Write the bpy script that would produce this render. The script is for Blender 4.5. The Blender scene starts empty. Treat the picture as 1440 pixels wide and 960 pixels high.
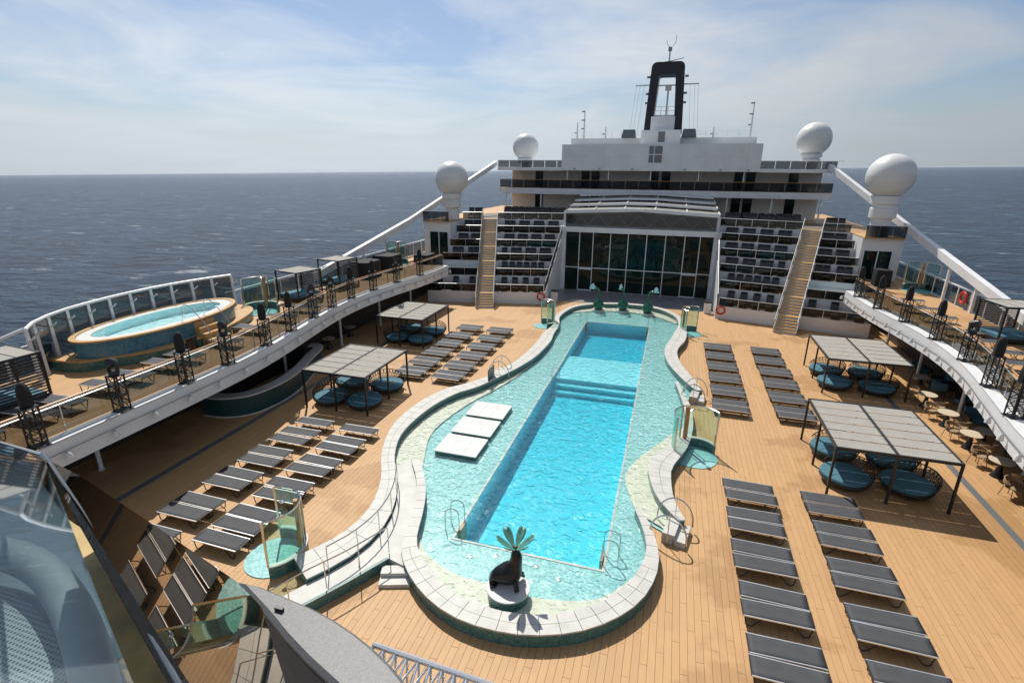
import bpy, bmesh, math, random
from mathutils import Vector, Matrix
random.seed(7)
R = math.radians
scene = bpy.context.scene
col = scene.collection
# ------------------------------------------------------------------ camera
CAM = Vector((3.35, 0.0, 12.0))
FPX = 735.0
def cam_axes():
    roll = R(0.48); pitch = R(18.153); yaw = R(16.76)
    fwd = Vector((-math.sin(yaw)*math.cos(pitch), math.cos(yaw)*math.cos(pitch), -math.sin(pitch)))
    right = Vector((math.cos(yaw), math.sin(yaw), 0)); up = right.cross(fwd)
    r = math.cos(roll)*right + math.sin(roll)*up
    u = -math.sin(roll)*right + math.cos(roll)*up
    return r, u, fwd
CR, CU, CF = cam_axes()
HEEL_AXIS = Vector((CF.x, CF.y, 0)).normalized(); HEEL = Matrix.Translation(CAM) @ Matrix.Rotation(R(-0.92), 4, HEEL_AXIS) @ Matrix.Translation(-CAM)
cd = bpy.data.cameras.new('camera'); cam = bpy.data.objects.new('camera', cd); col.objects.link(cam)
m = Matrix((CR, CU, -CF)).transposed().to_4x4(); m.translation = CAM
cam.matrix_world = m
cd.sensor_width = 36; cd.lens = FPX/1440*36; cd.clip_start = 0.05; cd.clip_end = 120000
scene.camera = cam
def project(p):
    v = Vector(p) - CAM; d = v.dot(CF)
    if d <= 0: return (-9999, -9999)
    return 720 + FPX*v.dot(CR)/d, 480 - FPX*v.dot(CU)/d
def ray(px, py):
    return ((px-720)/FPX*CR - (py-480)/FPX*CU + CF).normalized()
# ------------------------------------------------------------------ sky and sun
SUN_EL = R(53); SUN_AZ = R(-33.7)      # azimuth from +Y towards +X
w = bpy.data.worlds.new('World'); scene.world = w; w.use_nodes = True
nt = w.node_tree; N = nt.nodes; L = nt.links; N.clear()
out = N.new('ShaderNodeOutputWorld'); bg = N.new('ShaderNodeBackground'); sky = N.new('ShaderNodeTexSky')
sky.sky_type = 'NISHITA'; sky.sun_disc = False; sky.sun_elevation = SUN_EL; sky.sun_rotation = SUN_AZ
sky.air_density = 1.0; sky.dust_density = 1.0; sky.ozone_density = 1.5; sky.altitude = 20
tc = N.new('ShaderNodeTexCoord'); vr = N.new('ShaderNodeVectorRotate'); vr.rotation_type = 'AXIS_ANGLE'; vr.inputs['Axis'].default_value = HEEL_AXIS; vr.inputs['Angle'].default_value = R(0.92); L.new(tc.outputs['Generated'], vr.inputs['Vector'])
L.new(vr.outputs[0], sky.inputs['Vector'])
sep = N.new('ShaderNodeSeparateXYZ'); L.new(vr.outputs[0], sep.inputs[0])
# clouds laid out on a flat layer: direction.xy / (z + 0.12)
za = N.new('ShaderNodeMath'); za.operation = 'ADD'; za.inputs[1].default_value = 0.10; L.new(sep.outputs['Z'], za.inputs[0])
zm = N.new('ShaderNodeMath'); zm.operation = 'MAXIMUM'; zm.inputs[1].default_value = 0.05; L.new(za.outputs[0], zm.inputs[0])
dv = N.new('ShaderNodeVectorMath'); dv.operation = 'DIVIDE'; cb = N.new('ShaderNodeCombineXYZ')
for i in range(3): L.new(zm.outputs[0], cb.inputs[i])
L.new(vr.outputs[0], dv.inputs[0]); L.new(cb.outputs[0], dv.inputs[1])
mp = N.new('ShaderNodeMapping'); mp.inputs['Scale'].default_value = (0.42, 0.34, 0.0); mp.inputs['Rotation'].default_value = (0, 0, R(35)); mp.inputs['Location'].default_value = (1.7, 0.6, 0)
L.new(dv.outputs[0], mp.inputs[0])
n1 = N.new('ShaderNodeTexNoise'); n1.inputs['Scale'].default_value = 1.5; n1.inputs['Detail'].default_value = 9; n1.inputs['Roughness'].default_value = 0.56; n1.inputs['Distortion'].default_value = 0.5
L.new(mp.outputs[0], n1.inputs['Vector'])
cr = N.new('ShaderNodeValToRGB'); cr.color_ramp.elements[0].position = 0.38; cr.color_ramp.elements[0].color = (0.06, 0.06, 0.06, 1); cr.color_ramp.elements[1].position = 0.62; cr.color_ramp.elements[1].color = (0.92, 0.92, 0.92, 1)
L.new(n1.outputs['Fac'], cr.inputs[0])
mix = N.new('ShaderNodeMix'); mix.data_type = 'RGBA'; L.new(cr.outputs[0], mix.inputs['Factor'])
bw = N.new('ShaderNodeRGBToBW'); L.new(sky.outputs[0], bw.inputs[0])
sdot = N.new('ShaderNodeVectorMath'); sdot.operation = 'DOT_PRODUCT'; L.new(vr.outputs[0], sdot.inputs[0]); sdot.inputs[1].default_value = (math.sin(SUN_AZ), math.cos(SUN_AZ), 0.25)
smx = N.new('ShaderNodeMath'); smx.operation = 'MAXIMUM'; smx.inputs[1].default_value = 0.0; L.new(sdot.outputs['Value'], smx.inputs[0])
spw = N.new('ShaderNodeMath'); spw.operation = 'POWER'; spw.inputs[1].default_value = 2.6; L.new(smx.outputs[0], spw.inputs[0])
def lin(k, c, tint):
    a = N.new('ShaderNodeMath'); a.operation = 'MULTIPLY_ADD'; a.inputs[1].default_value = k; a.inputs[2].default_value = c; L.new(spw.outputs[0], a.inputs[0])
    v = N.new('ShaderNodeVectorMath'); v.operation = 'SCALE'; v.inputs[0].default_value = tint; L.new(a.outputs[0], v.inputs['Scale']); return v
L.new(lin(2.9, 3.7, (.95, 1.0, 1.05)).outputs[0], mix.inputs['B'])
tint_ = N.new('ShaderNodeVectorMath'); tint_.operation = 'MULTIPLY'; tint_.inputs[1].default_value = (.60, .66, .74); L.new(sky.outputs[0], tint_.inputs[0]); L.new(tint_.outputs[0], mix.inputs['A'])
hz = N.new('ShaderNodeMapRange'); hz.interpolation_type = 'SMOOTHSTEP'; hz.inputs['From Min'].default_value = -0.02; hz.inputs['From Max'].default_value = 0.17; hz.inputs['To Min'].default_value = 0.97; hz.inputs['To Max'].default_value = 0.0
L.new(sep.outputs['Z'], hz.inputs['Value'])
mixh = N.new('ShaderNodeMix'); mixh.data_type = 'RGBA'; L.new(hz.outputs[0], mixh.inputs['Factor']); L.new(mix.outputs['Result'], mixh.inputs['A'])
L.new(lin(2.5, 3.0, (.89, 1.0, 1.10)).outputs[0], mixh.inputs['B'])
L.new(mixh.outputs['Result'], bg.inputs['Color']); bg.inputs['Strength'].default_value = 0.118
L.new(bg.outputs[0], out.inputs['Surface'])
sl = bpy.data.lights.new('sun', 'SUN'); sl.energy = 4.3; sl.angle = R(0.53); sl.color = (1.0, 0.95, 0.87)
so = bpy.data.objects.new('sun', sl); col.objects.link(so)
tosun = Vector((math.sin(SUN_AZ)*math.cos(SUN_EL), math.cos(SUN_AZ)*math.cos(SUN_EL), math.sin(SUN_EL)))
so.rotation_euler = (-tosun).to_track_quat('-Z', 'Y').to_euler(); so.location = tosun*80
scene.view_settings.view_transform = 'Standard'; scene.view_settings.look = 'None'
scene.view_settings.exposure = 0.10; scene.view_settings.gamma = 1.0; scene.view_settings.use_curve_mapping = False
scene.render.engine = 'CYCLES'
scene.cycles.max_bounces = 8; scene.cycles.transparent_max_bounces = 24
scene.cycles.sample_clamp_indirect = 6.0

# ------------------------------------------------------------------ materials
MATS = {}
def mat(name, c, rough=0.5, metal=0.0, var=0.12, scale=6.0, bump=0.0, bscale=40.0, spec=0.5, coat=0.0):
    if name in MATS: return MATS[name]
    m = bpy.data.materials.new(name); m.use_nodes = True; nt = m.node_tree; b = nt.nodes['Principled BSDF']
    b.inputs['Roughness'].default_value = rough; b.inputs['Metallic'].default_value = metal
    b.inputs['Specular IOR Level'].default_value = spec; b.inputs['Coat Weight'].default_value = coat
    t = nt.nodes.new('ShaderNodeTexCoord'); n = nt.nodes.new('ShaderNodeTexNoise'); n.inputs['Scale'].default_value = scale; n.inputs['Detail'].default_value = 5
    nt.links.new(t.outputs['Object'], n.inputs['Vector'])
    r = nt.nodes.new('ShaderNodeValToRGB'); lo = 1-var; hi = 1+var*0.6
    r.color_ramp.elements[0].position = 0.3; r.color_ramp.elements[1].position = 0.7
    r.color_ramp.elements[0].color = (c[0]*lo, c[1]*lo, c[2]*lo, 1); r.color_ramp.elements[1].color = (min(1, c[0]*hi), min(1, c[1]*hi), min(1, c[2]*hi), 1)
    nt.links.new(n.outputs['Fac'], r.inputs[0]); nt.links.new(r.outputs[0], b.inputs['Base Color'])
    if bump > 0:
        n2 = nt.nodes.new('ShaderNodeTexNoise'); n2.inputs['Scale'].default_value = bscale; n2.inputs['Detail'].default_value = 3
        nt.links.new(t.outputs['Object'], n2.inputs['Vector'])
        bp = nt.nodes.new('ShaderNodeBump'); bp.inputs['Strength'].default_value = bump; bp.inputs['Distance'].default_value = 0.02
        nt.links.new(n2.outputs['Fac'], bp.inputs['Height']); nt.links.new(bp.outputs[0], b.inputs['Normal'])
    MATS[name] = m; return m
def schlick(nt, r0, normal=None):
    # reflectance from the angle alone, the same for both faces of a pane
    N = nt.nodes; L = nt.links; g = N.new('ShaderNodeNewGeometry'); d = N.new('ShaderNodeVectorMath'); d.operation = 'DOT_PRODUCT'
    L.new(g.outputs['Incoming'], d.inputs[0]); L.new(normal if normal is not None else g.outputs['Normal'], d.inputs[1])
    a = N.new('ShaderNodeMath'); a.operation = 'ABSOLUTE'; L.new(d.outputs['Value'], a.inputs[0])
    b = N.new('ShaderNodeMath'); b.operation = 'SUBTRACT'; b.inputs[0].default_value = 1.0; b.use_clamp = True; L.new(a.outputs[0], b.inputs[1])
    c = N.new('ShaderNodeMath'); c.operation = 'POWER'; c.inputs[1].default_value = 5.0; L.new(b.outputs[0], c.inputs[0])
    e = N.new('ShaderNodeMath'); e.operation = 'MULTIPLY_ADD'; e.inputs[1].default_value = 1-r0; e.inputs[2].default_value = r0; L.new(c.outputs[0], e.inputs[0]); return e
def glassmat(name, tint, r0=0.04, rough=0.02):
    m = bpy.data.materials.new(name); m.use_nodes = True; nt = m.node_tree; nt.nodes.clear()
    o = nt.nodes.new('ShaderNodeOutputMaterial'); tr = nt.nodes.new('ShaderNodeBsdfTransparent'); tr.inputs[0].default_value = (*tint, 1)
    g = nt.nodes.new('ShaderNodeBsdfGlossy'); g.inputs['Roughness'].default_value = rough; g.inputs['Color'].default_value = (.95, .98, 1, 1)
    fr = schlick(nt, r0)
    mx = nt.nodes.new('ShaderNodeMixShader'); nt.links.new(fr.outputs[0], mx.inputs[0]); nt.links.new(tr.outputs[0], mx.inputs[1]); nt.links.new(g.outputs[0], mx.inputs[2])
    nt.links.new(mx.outputs[0], o.inputs[0]); MATS[name] = m; return m
def teakmat(name, w=0.2, seams=False, base=(0.54, 0.318, 0.142)):
    m = bpy.data.materials.new(name); m.use_nodes = True; nt = m.node_tree; b = nt.nodes['Principled BSDF']; N = nt.nodes; L = nt.links
    b.inputs['Roughness'].default_value = 0.62
    g = N.new('ShaderNodeNewGeometry'); sp = N.new('ShaderNodeSeparateXYZ'); L.new(g.outputs['Position'], sp.inputs[0])
    dvx = N.new('ShaderNodeMath'); dvx.operation = 'DIVIDE'; dvx.inputs[1].default_value = w; L.new(sp.outputs['X'], dvx.inputs[0])
    fl = N.new('ShaderNodeMath'); fl.operation = 'FLOOR'; L.new(dvx.outputs[0], fl.inputs[0])
    wn = N.new('ShaderNodeTexWhiteNoise'); wn.noise_dimensions = '2D'
    cbn = N.new('ShaderNodeCombineXYZ'); L.new(fl.outputs[0], cbn.inputs[0]); dy = N.new('ShaderNodeMath'); dy.operation = 'DIVIDE'; dy.inputs[1].default_value = 2.4
    L.new(sp.outputs['Y'], dy.inputs[0]); fy = N.new('ShaderNodeMath'); fy.operation = 'FLOOR'; L.new(dy.outputs[0], fy.inputs[0]); L.new(fy.outputs[0], cbn.inputs[1])
    L.new(cbn.outputs[0], wn.inputs['Vector'])
    # grain
    mpn = N.new('ShaderNodeMapping'); mpn.inputs['Scale'].default_value = (30, 1.5, 30); L.new(g.outputs['Position'], mpn.inputs[0])
    n = N.new('ShaderNodeTexNoise'); n.inputs['Scale'].default_value = 1.0; n.inputs['Detail'].default_value = 6; L.new(mpn.outputs[0], n.inputs['Vector'])
    # wet / worn patches with a shape of their own
    n2 = N.new('ShaderNodeTexNoise'); n2.inputs['Scale'].default_value = 0.22; n2.inputs['Detail'].default_value = 5; n2.inputs['Roughness'].default_value = 0.55; L.new(g.outputs['Position'], n2.inputs['Vector'])
    rp = N.new('ShaderNodeValToRGB'); rp.color_ramp.elements[0].position = 0.55; rp.color_ramp.elements[1].position = 0.585
    rp.color_ramp.elements[0].color = (1, 1, 1, 1); rp.color_ramp.elements[1].color = (0.82, 0.78, 0.72, 1); L.new(n2.outputs['Fac'], rp.inputs[0])
    a = N.new('ShaderNodeMath'); a.operation = 'MULTIPLY_ADD'; a.inputs[1].default_value = 0.09; a.inputs[2].default_value = 0.91; L.new(wn.outputs['Value'], a.inputs[0])
    a2 = N.new('ShaderNodeMath'); a2.operation = 'MULTIPLY_ADD'; a2.inputs[1].default_value = 0.3; a2.inputs[2].default_value = 0.85; L.new(n.outputs['Fac'], a2.inputs[0])
    a3 = N.new('ShaderNodeMath'); a3.operation = 'MULTIPLY'; L.new(a.outputs[0], a3.inputs[0]); L.new(a2.outputs[0], a3.inputs[1])
    last = a3
    if seams:
        fr = N.new('ShaderNodeMath'); fr.operation = 'FRACT'; L.new(dvx.outputs[0], fr.inputs[0])
        gt = N.new('ShaderNodeMath'); gt.operation = 'GREATER_THAN'; gt.inputs[1].default_value = 0.05; L.new(fr.outputs[0], gt.inputs[0])
        ma = N.new('ShaderNodeMath'); ma.operation = 'MULTIPLY_ADD'; ma.inputs[1].default_value = 0.65; ma.inputs[2].default_value = 0.35; L.new(gt.outputs[0], ma.inputs[0])
        a4 = N.new('ShaderNodeMath'); a4.operation = 'MULTIPLY'; L.new(a3.outputs[0], a4.inputs[0]); L.new(ma.outputs[0], a4.inputs[1]); last = a4
    vm = N.new('ShaderNodeVectorMath'); vm.operation = 'SCALE'; vm.inputs[0].default_value = base; L.new(last.outputs[0], vm.inputs['Scale'])
    vm2 = N.new('ShaderNodeVectorMath'); vm2.operation = 'MULTIPLY'; L.new(vm.outputs[0], vm2.inputs[0]); L.new(rp.outputs[0], vm2.inputs[1])
    L.new(vm2.outputs[0], b.inputs['Base Color']); MATS[name] = m; return m
def mosaicmat(name, c1, c2, scale=14.0, rough=0.25, grout=(0.5, 0.55, 0.52)):
    m = bpy.data.materials.new(name); m.use_nodes = True; nt = m.node_tree; b = nt.nodes['Principled BSDF']; N = nt.nodes; L = nt.links
    b.inputs['Roughness'].default_value = rough
    g = N.new('ShaderNodeNewGeometry'); mpn = N.new('ShaderNodeMapping'); mpn.inputs['Scale'].default_value = (scale,)*3; L.new(g.outputs['Position'], mpn.inputs[0])
    fl = N.new('ShaderNodeVectorMath'); fl.operation = 'FLOOR'; L.new(mpn.outputs[0], fl.inputs[0])
    wn = N.new('ShaderNodeTexWhiteNoise'); wn.noise_dimensions = '3D'; L.new(fl.outputs[0], wn.inputs['Vector'])
    n = N.new('ShaderNodeTexNoise'); n.inputs['Scale'].default_value = 0.5; n.inputs['Detail'].default_value = 4; L.new(g.outputs['Position'], n.inputs['Vector'])
    ad = N.new('ShaderNodeMath'); ad.operation = 'MULTIPLY_ADD'; ad.inputs[1].default_value = 0.7; L.new(wn.outputs['Value'], ad.inputs[0]); 
    nm = N.new('ShaderNodeMath'); nm.operation = 'MULTIPLY'; nm.inputs[1].default_value = 0.35; L.new(n.outputs['Fac'], nm.inputs[0]); L.new(nm.outputs[0], ad.inputs[2])
    mx = N.new('ShaderNodeMix'); mx.data_type = 'RGBA'; mx.inputs['A'].default_value = (*c1, 1); mx.inputs['B'].default_value = (*c2, 1); L.new(ad.outputs[0], mx.inputs['Factor'])
    L.new(mx.outputs['Result'], b.inputs['Base Color']); MATS[name] = m; return m
WHITE = mat('white_paint', (0.74, 0.75, 0.76), 0.4, var=0.09, scale=0.7)
WARM = mat('warm_white', (0.66, 0.65, 0.62), 0.5, var=0.07, scale=2)
STONE = mat('pale_stone_tile', (0.54, 0.53, 0.49), 0.55, var=0.14, scale=2.2, bump=0.1)
CREAM = mat('cream_pebble', (0.64, 0.61, 0.49), 0.6, var=0.08, scale=5, bump=0.2)
BLACK = mat('black_metal', (0.018, 0.018, 0.02), 0.4, var=0.2)
NAVYB = mat('funnel_navy', (0.008, 0.010, 0.016), 0.35, var=0.1)
COVER = mat('black_cover_fabric', (0.009, 0.009, 0.010), 0.8, var=0.25, scale=9, bump=0.3, bscale=8)
DARKW = mat('dark_panelling', (0.035, 0.025, 0.02), 0.6, var=0.25, scale=1.0)
STEEL = mat('brushed_steel', (0.62, 0.62, 0.61), 0.22, metal=1.0, var=0.06)
ALU = mat('aluminium_frame', (0.74, 0.75, 0.76), 0.32, metal=0.85, var=0.06)
MESH = mat('grey_sling_mesh', (0.058, 0.060, 0.066), 0.75, var=0.14, scale=3, bump=0.15, bscale=120)
BLUE = mat('blue_cushion', (0.06, 0.175, 0.235), 0.8, var=0.14, scale=4, bump=0.25, bscale=10)
CANVAS = mat('greige_canvas', (0.34, 0.32, 0.285), 0.85, var=0.08, scale=3, bump=0.1)
WICKER = mat('dark_wicker', (0.035, 0.03, 0.027), 0.6, var=0.3, scale=20)
TANW = mat('tan_wicker', (0.36, 0.26, 0.15), 0.65, var=0.2, scale=18)
TTOP = mat('table_top', (0.62, 0.52, 0.39), 0.45, var=0.08)
WOOD = mat('varnished_wood', (0.42, 0.21, 0.075), 0.35, var=0.2, scale=4)
CAP = mat('teak_cap', (0.52, 0.32, 0.13), 0.5, var=0.14, scale=3)
TEALP = mat('teal_panel', (0.012, 0.06, 0.068), 0.35, var=0.15)
GREENS = mat('green_glaze', (0.006, 0.105, 0.058), 0.13, var=0.3, scale=5, coat=0.5)
PETAL = mat('green_patina_petal', (0.10, 0.27, 0.20), 0.3, var=0.4, scale=7)
SEALM = mat('black_bronze', (0.007, 0.007, 0.008), 0.27, var=0.2, spec=0.4)
SILV = mat('silver_leaf', (0.62, 0.64, 0.66), 0.25, metal=0.7, var=0.1)
RED = mat('red_plastic', (0.55, 0.035, 0.02), 0.45, var=0.1)
RADO = mat('radome_gelcoat', (0.72, 0.73, 0.71), 0.38, var=0.06, scale=0.8)
DGLASS = mat('dark_window_glass', (0.005, 0.017, 0.016), 0.03, var=0.3, scale=0.4, spec=0.22)
GREY = mat('grey_paint', (0.30, 0.31, 0.32), 0.5, var=0.1)
FLOORG = mat('grey_stone_floor', (0.26, 0.26, 0.26), 0.35, var=0.18, scale=1.5)
GRATE = mat('grate_grey', (0.14, 0.15, 0.16), 0.5, var=0.15, scale=20)
ROOFP = mat('roof_panel', (0.30, 0.30, 0.285), 0.45, var=0.1, scale=0.7)
SPECK = mat('speckled_grey_shell', (0.15, 0.15, 0.152), 0.5, var=0.28, scale=70, bump=0.1, bscale=90)
WALLG = mat('grey_shell_side', (0.10, 0.10, 0.105), 0.6, var=0.15, scale=6)
TIERF = mat('tier_decking', (0.17, 0.135, 0.10), 0.7, var=.2, scale=5)
TEAK = teakmat('teak_plank'); TEAKS = teakmat('teak_deck', seams=True)
CAULK = mat('deck_caulk', (0.10, 0.065, 0.04), 0.8, var=0.1)
MOSA = mosaicmat('turquoise_mosaic', (0.17, 0.43, 0.43), (0.43, 0.71, 0.69))
MOSD = mosaicmat('dark_teal_mosaic', (0.03, 0.105, 0.10), (0.11, 0.225, 0.20), 16)
MOSB = mosaicmat('blue_mosaic', (0.03, 0.13, 0.20), (0.10, 0.27, 0.34), 14)
POOLT = mosaicmat('pool_tile', (0.50, 0.84, 0.86), (0.66, 0.93, 0.94), 5)
GLASS = glassmat('clear_glass', (0.86, 0.93, 0.90)); SMOKE = glassmat('smoked_glass', (0.50, 0.51, 0.50)); DSMOKE = glassmat('dark_smoked_glass', (0.36, 0.37, 0.38), 0.02); GRGL = glassmat('green_glass', (0.80, 0.93, 0.88))
def watermat(name, tint, bscale, bstr):
    m = bpy.data.materials.new(name); m.use_nodes = True; nt = m.node_tree; nt.nodes.clear(); N = nt.nodes; L = nt.links
    o = N.new('ShaderNodeOutputMaterial'); tr = N.new('ShaderNodeBsdfTransparent'); tr.inputs[0].default_value = (*tint, 1)
    g = N.new('ShaderNodeBsdfGlossy'); g.inputs['Roughness'].default_value = 0.11
    ge = N.new('ShaderNodeNewGeometry'); n = N.new('ShaderNodeTexNoise'); n.inputs['Scale'].default_value = bscale; n.inputs['Detail'].default_value = 4; n.inputs['Distortion'].default_value = 1.0
    L.new(ge.outputs['Position'], n.inputs['Vector']); bp = N.new('ShaderNodeBump'); bp.inputs['Strength'].default_value = bstr; bp.inputs['Distance'].default_value = 0.16
    L.new(n.outputs['Fac'], bp.inputs['Height']); L.new(bp.outputs[0], g.inputs['Normal']); fr = schlick(nt, 0.022, bp.outputs[0])
    mx = N.new('ShaderNodeMixShader'); L.new(fr.outputs[0], mx.inputs[0]); L.new(tr.outputs[0], mx.inputs[1]); L.new(g.outputs[0], mx.inputs[2]); L.new(mx.outputs[0], o.inputs[0])
    MATS[name] = m; return m
WATER = watermat('pool_water', (0.93, 0.99, 0.99), 3.0, 1.0)
def voltint(name, c, d):
    m = bpy.data.materials.new(name); m.use_nodes = True; nt = m.node_tree; nt.nodes.clear()
    o = nt.nodes.new('ShaderNodeOutputMaterial'); a = nt.nodes.new('ShaderNodeVolumeAbsorption'); a.inputs[0].default_value = (*c, 1); a.inputs[1].default_value = d
    nt.links.new(a.outputs[0], o.inputs['Volume']); return m
DEEPW = voltint('deep_water', (0.0, 0.78, 0.88), 0.62)
def seamat():
    m = bpy.data.materials.new('sea_water'); m.use_nodes = True; nt = m.node_tree; b = nt.nodes['Principled BSDF']; N = nt.nodes; L = nt.links
    b.inputs['Roughness'].default_value = 0.26; b.inputs['IOR'].default_value = 1.33; b.inputs['Specular IOR Level'].default_value = 0.34
    ge = N.new('ShaderNodeNewGeometry')
    hs = None
    for sc, wt, dist in ((0.03, 0.9, 0.6), (0.11, 1.0, 0.5), (0.45, 0.45, 0.3)):
        mp = N.new('ShaderNodeMapping'); mp.inputs['Scale'].default_value = (sc*0.6, sc*1.3, sc); mp.inputs['Rotation'].default_value = (0, 0, R(25)); L.new(ge.outputs['Position'], mp.inputs[0])
        n = N.new('ShaderNodeTexNoise'); n.inputs['Scale'].default_value = 1.0; n.inputs['Detail'].default_value = 6; n.inputs['Roughness'].default_value = 0.6; n.inputs['Distortion'].default_value = dist
        L.new(mp.outputs[0], n.inputs['Vector'])
        ma = N.new('ShaderNodeMath'); ma.operation = 'MULTIPLY'; ma.inputs[1].default_value = wt; L.new(n.outputs['Fac'], ma.inputs[0])
        if hs is None: hs = ma
        else:
            ad = N.new('ShaderNodeMath'); ad.operation = 'ADD'; L.new(hs.outputs[0], ad.inputs[0]); L.new(ma.outputs[0], ad.inputs[1]); hs = ad
    bp = N.new('ShaderNodeBump'); bp.inputs['Strength'].default_value = 1.0; bp.inputs['Distance'].default_value = 14.0; L.new(hs.outputs[0], bp.inputs['Height']); L.new(bp.outputs[0], b.inputs['Normal'])
    # foam
    mp2 = N.new('ShaderNodeMapping'); mp2.inputs['Scale'].default_value = (0.03, 0.10, 0.05); mp2.inputs['Rotation'].default_value = (0, 0, R(20)); L.new(ge.outputs['Position'], mp2.inputs[0])
    n2 = N.new('ShaderNodeTexNoise'); n2.inputs['Scale'].default_value = 1.0; n2.inputs['Detail'].default_value = 8; n2.inputs['Roughness'].default_value = 0.68; L.new(mp2.outputs[0], n2.inputs['Vector'])
    rp = N.new('ShaderNodeValToRGB'); rp.color_ramp.elements[0].position = 0.61; rp.color_ramp.elements[1].position = 0.70
    rp.color_ramp.elements[0].color = (0, 0, 0, 1); rp.color_ramp.elements[1].color = (1, 1, 1, 1); L.new(n2.outputs['Fac'], rp.inputs[0])
    mx = N.new('ShaderNodeMix'); mx.data_type = 'RGBA'; 
    cv = N.new('ShaderNodeValToRGB'); cv.color_ramp.elements[0].color = (0.005, 0.022, 0.062, 1); cv.color_ramp.elements[1].color = (0.035, 0.09, 0.165, 1)  # wave light and shade painted into the water colour: paler crests, darker troughs
    nh = N.new('ShaderNodeMath'); nh.operation = 'DIVIDE'; nh.inputs[1].default_value = 1.6; L.new(hs.outputs[0], nh.inputs[0]); cv.color_ramp.elements[0].position = 0.62; cv.color_ramp.elements[1].position = 0.84
    L.new(nh.outputs[0], cv.inputs[0]); L.new(cv.outputs[0], mx.inputs['A'])
    mx.inputs['B'].default_value = (0.6, 0.64, 0.67, 1); L.new(rp.outputs[0], mx.inputs['Factor'])
    L.new(mx.outputs['Result'], b.inputs['Base Color'])
    return m

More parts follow.
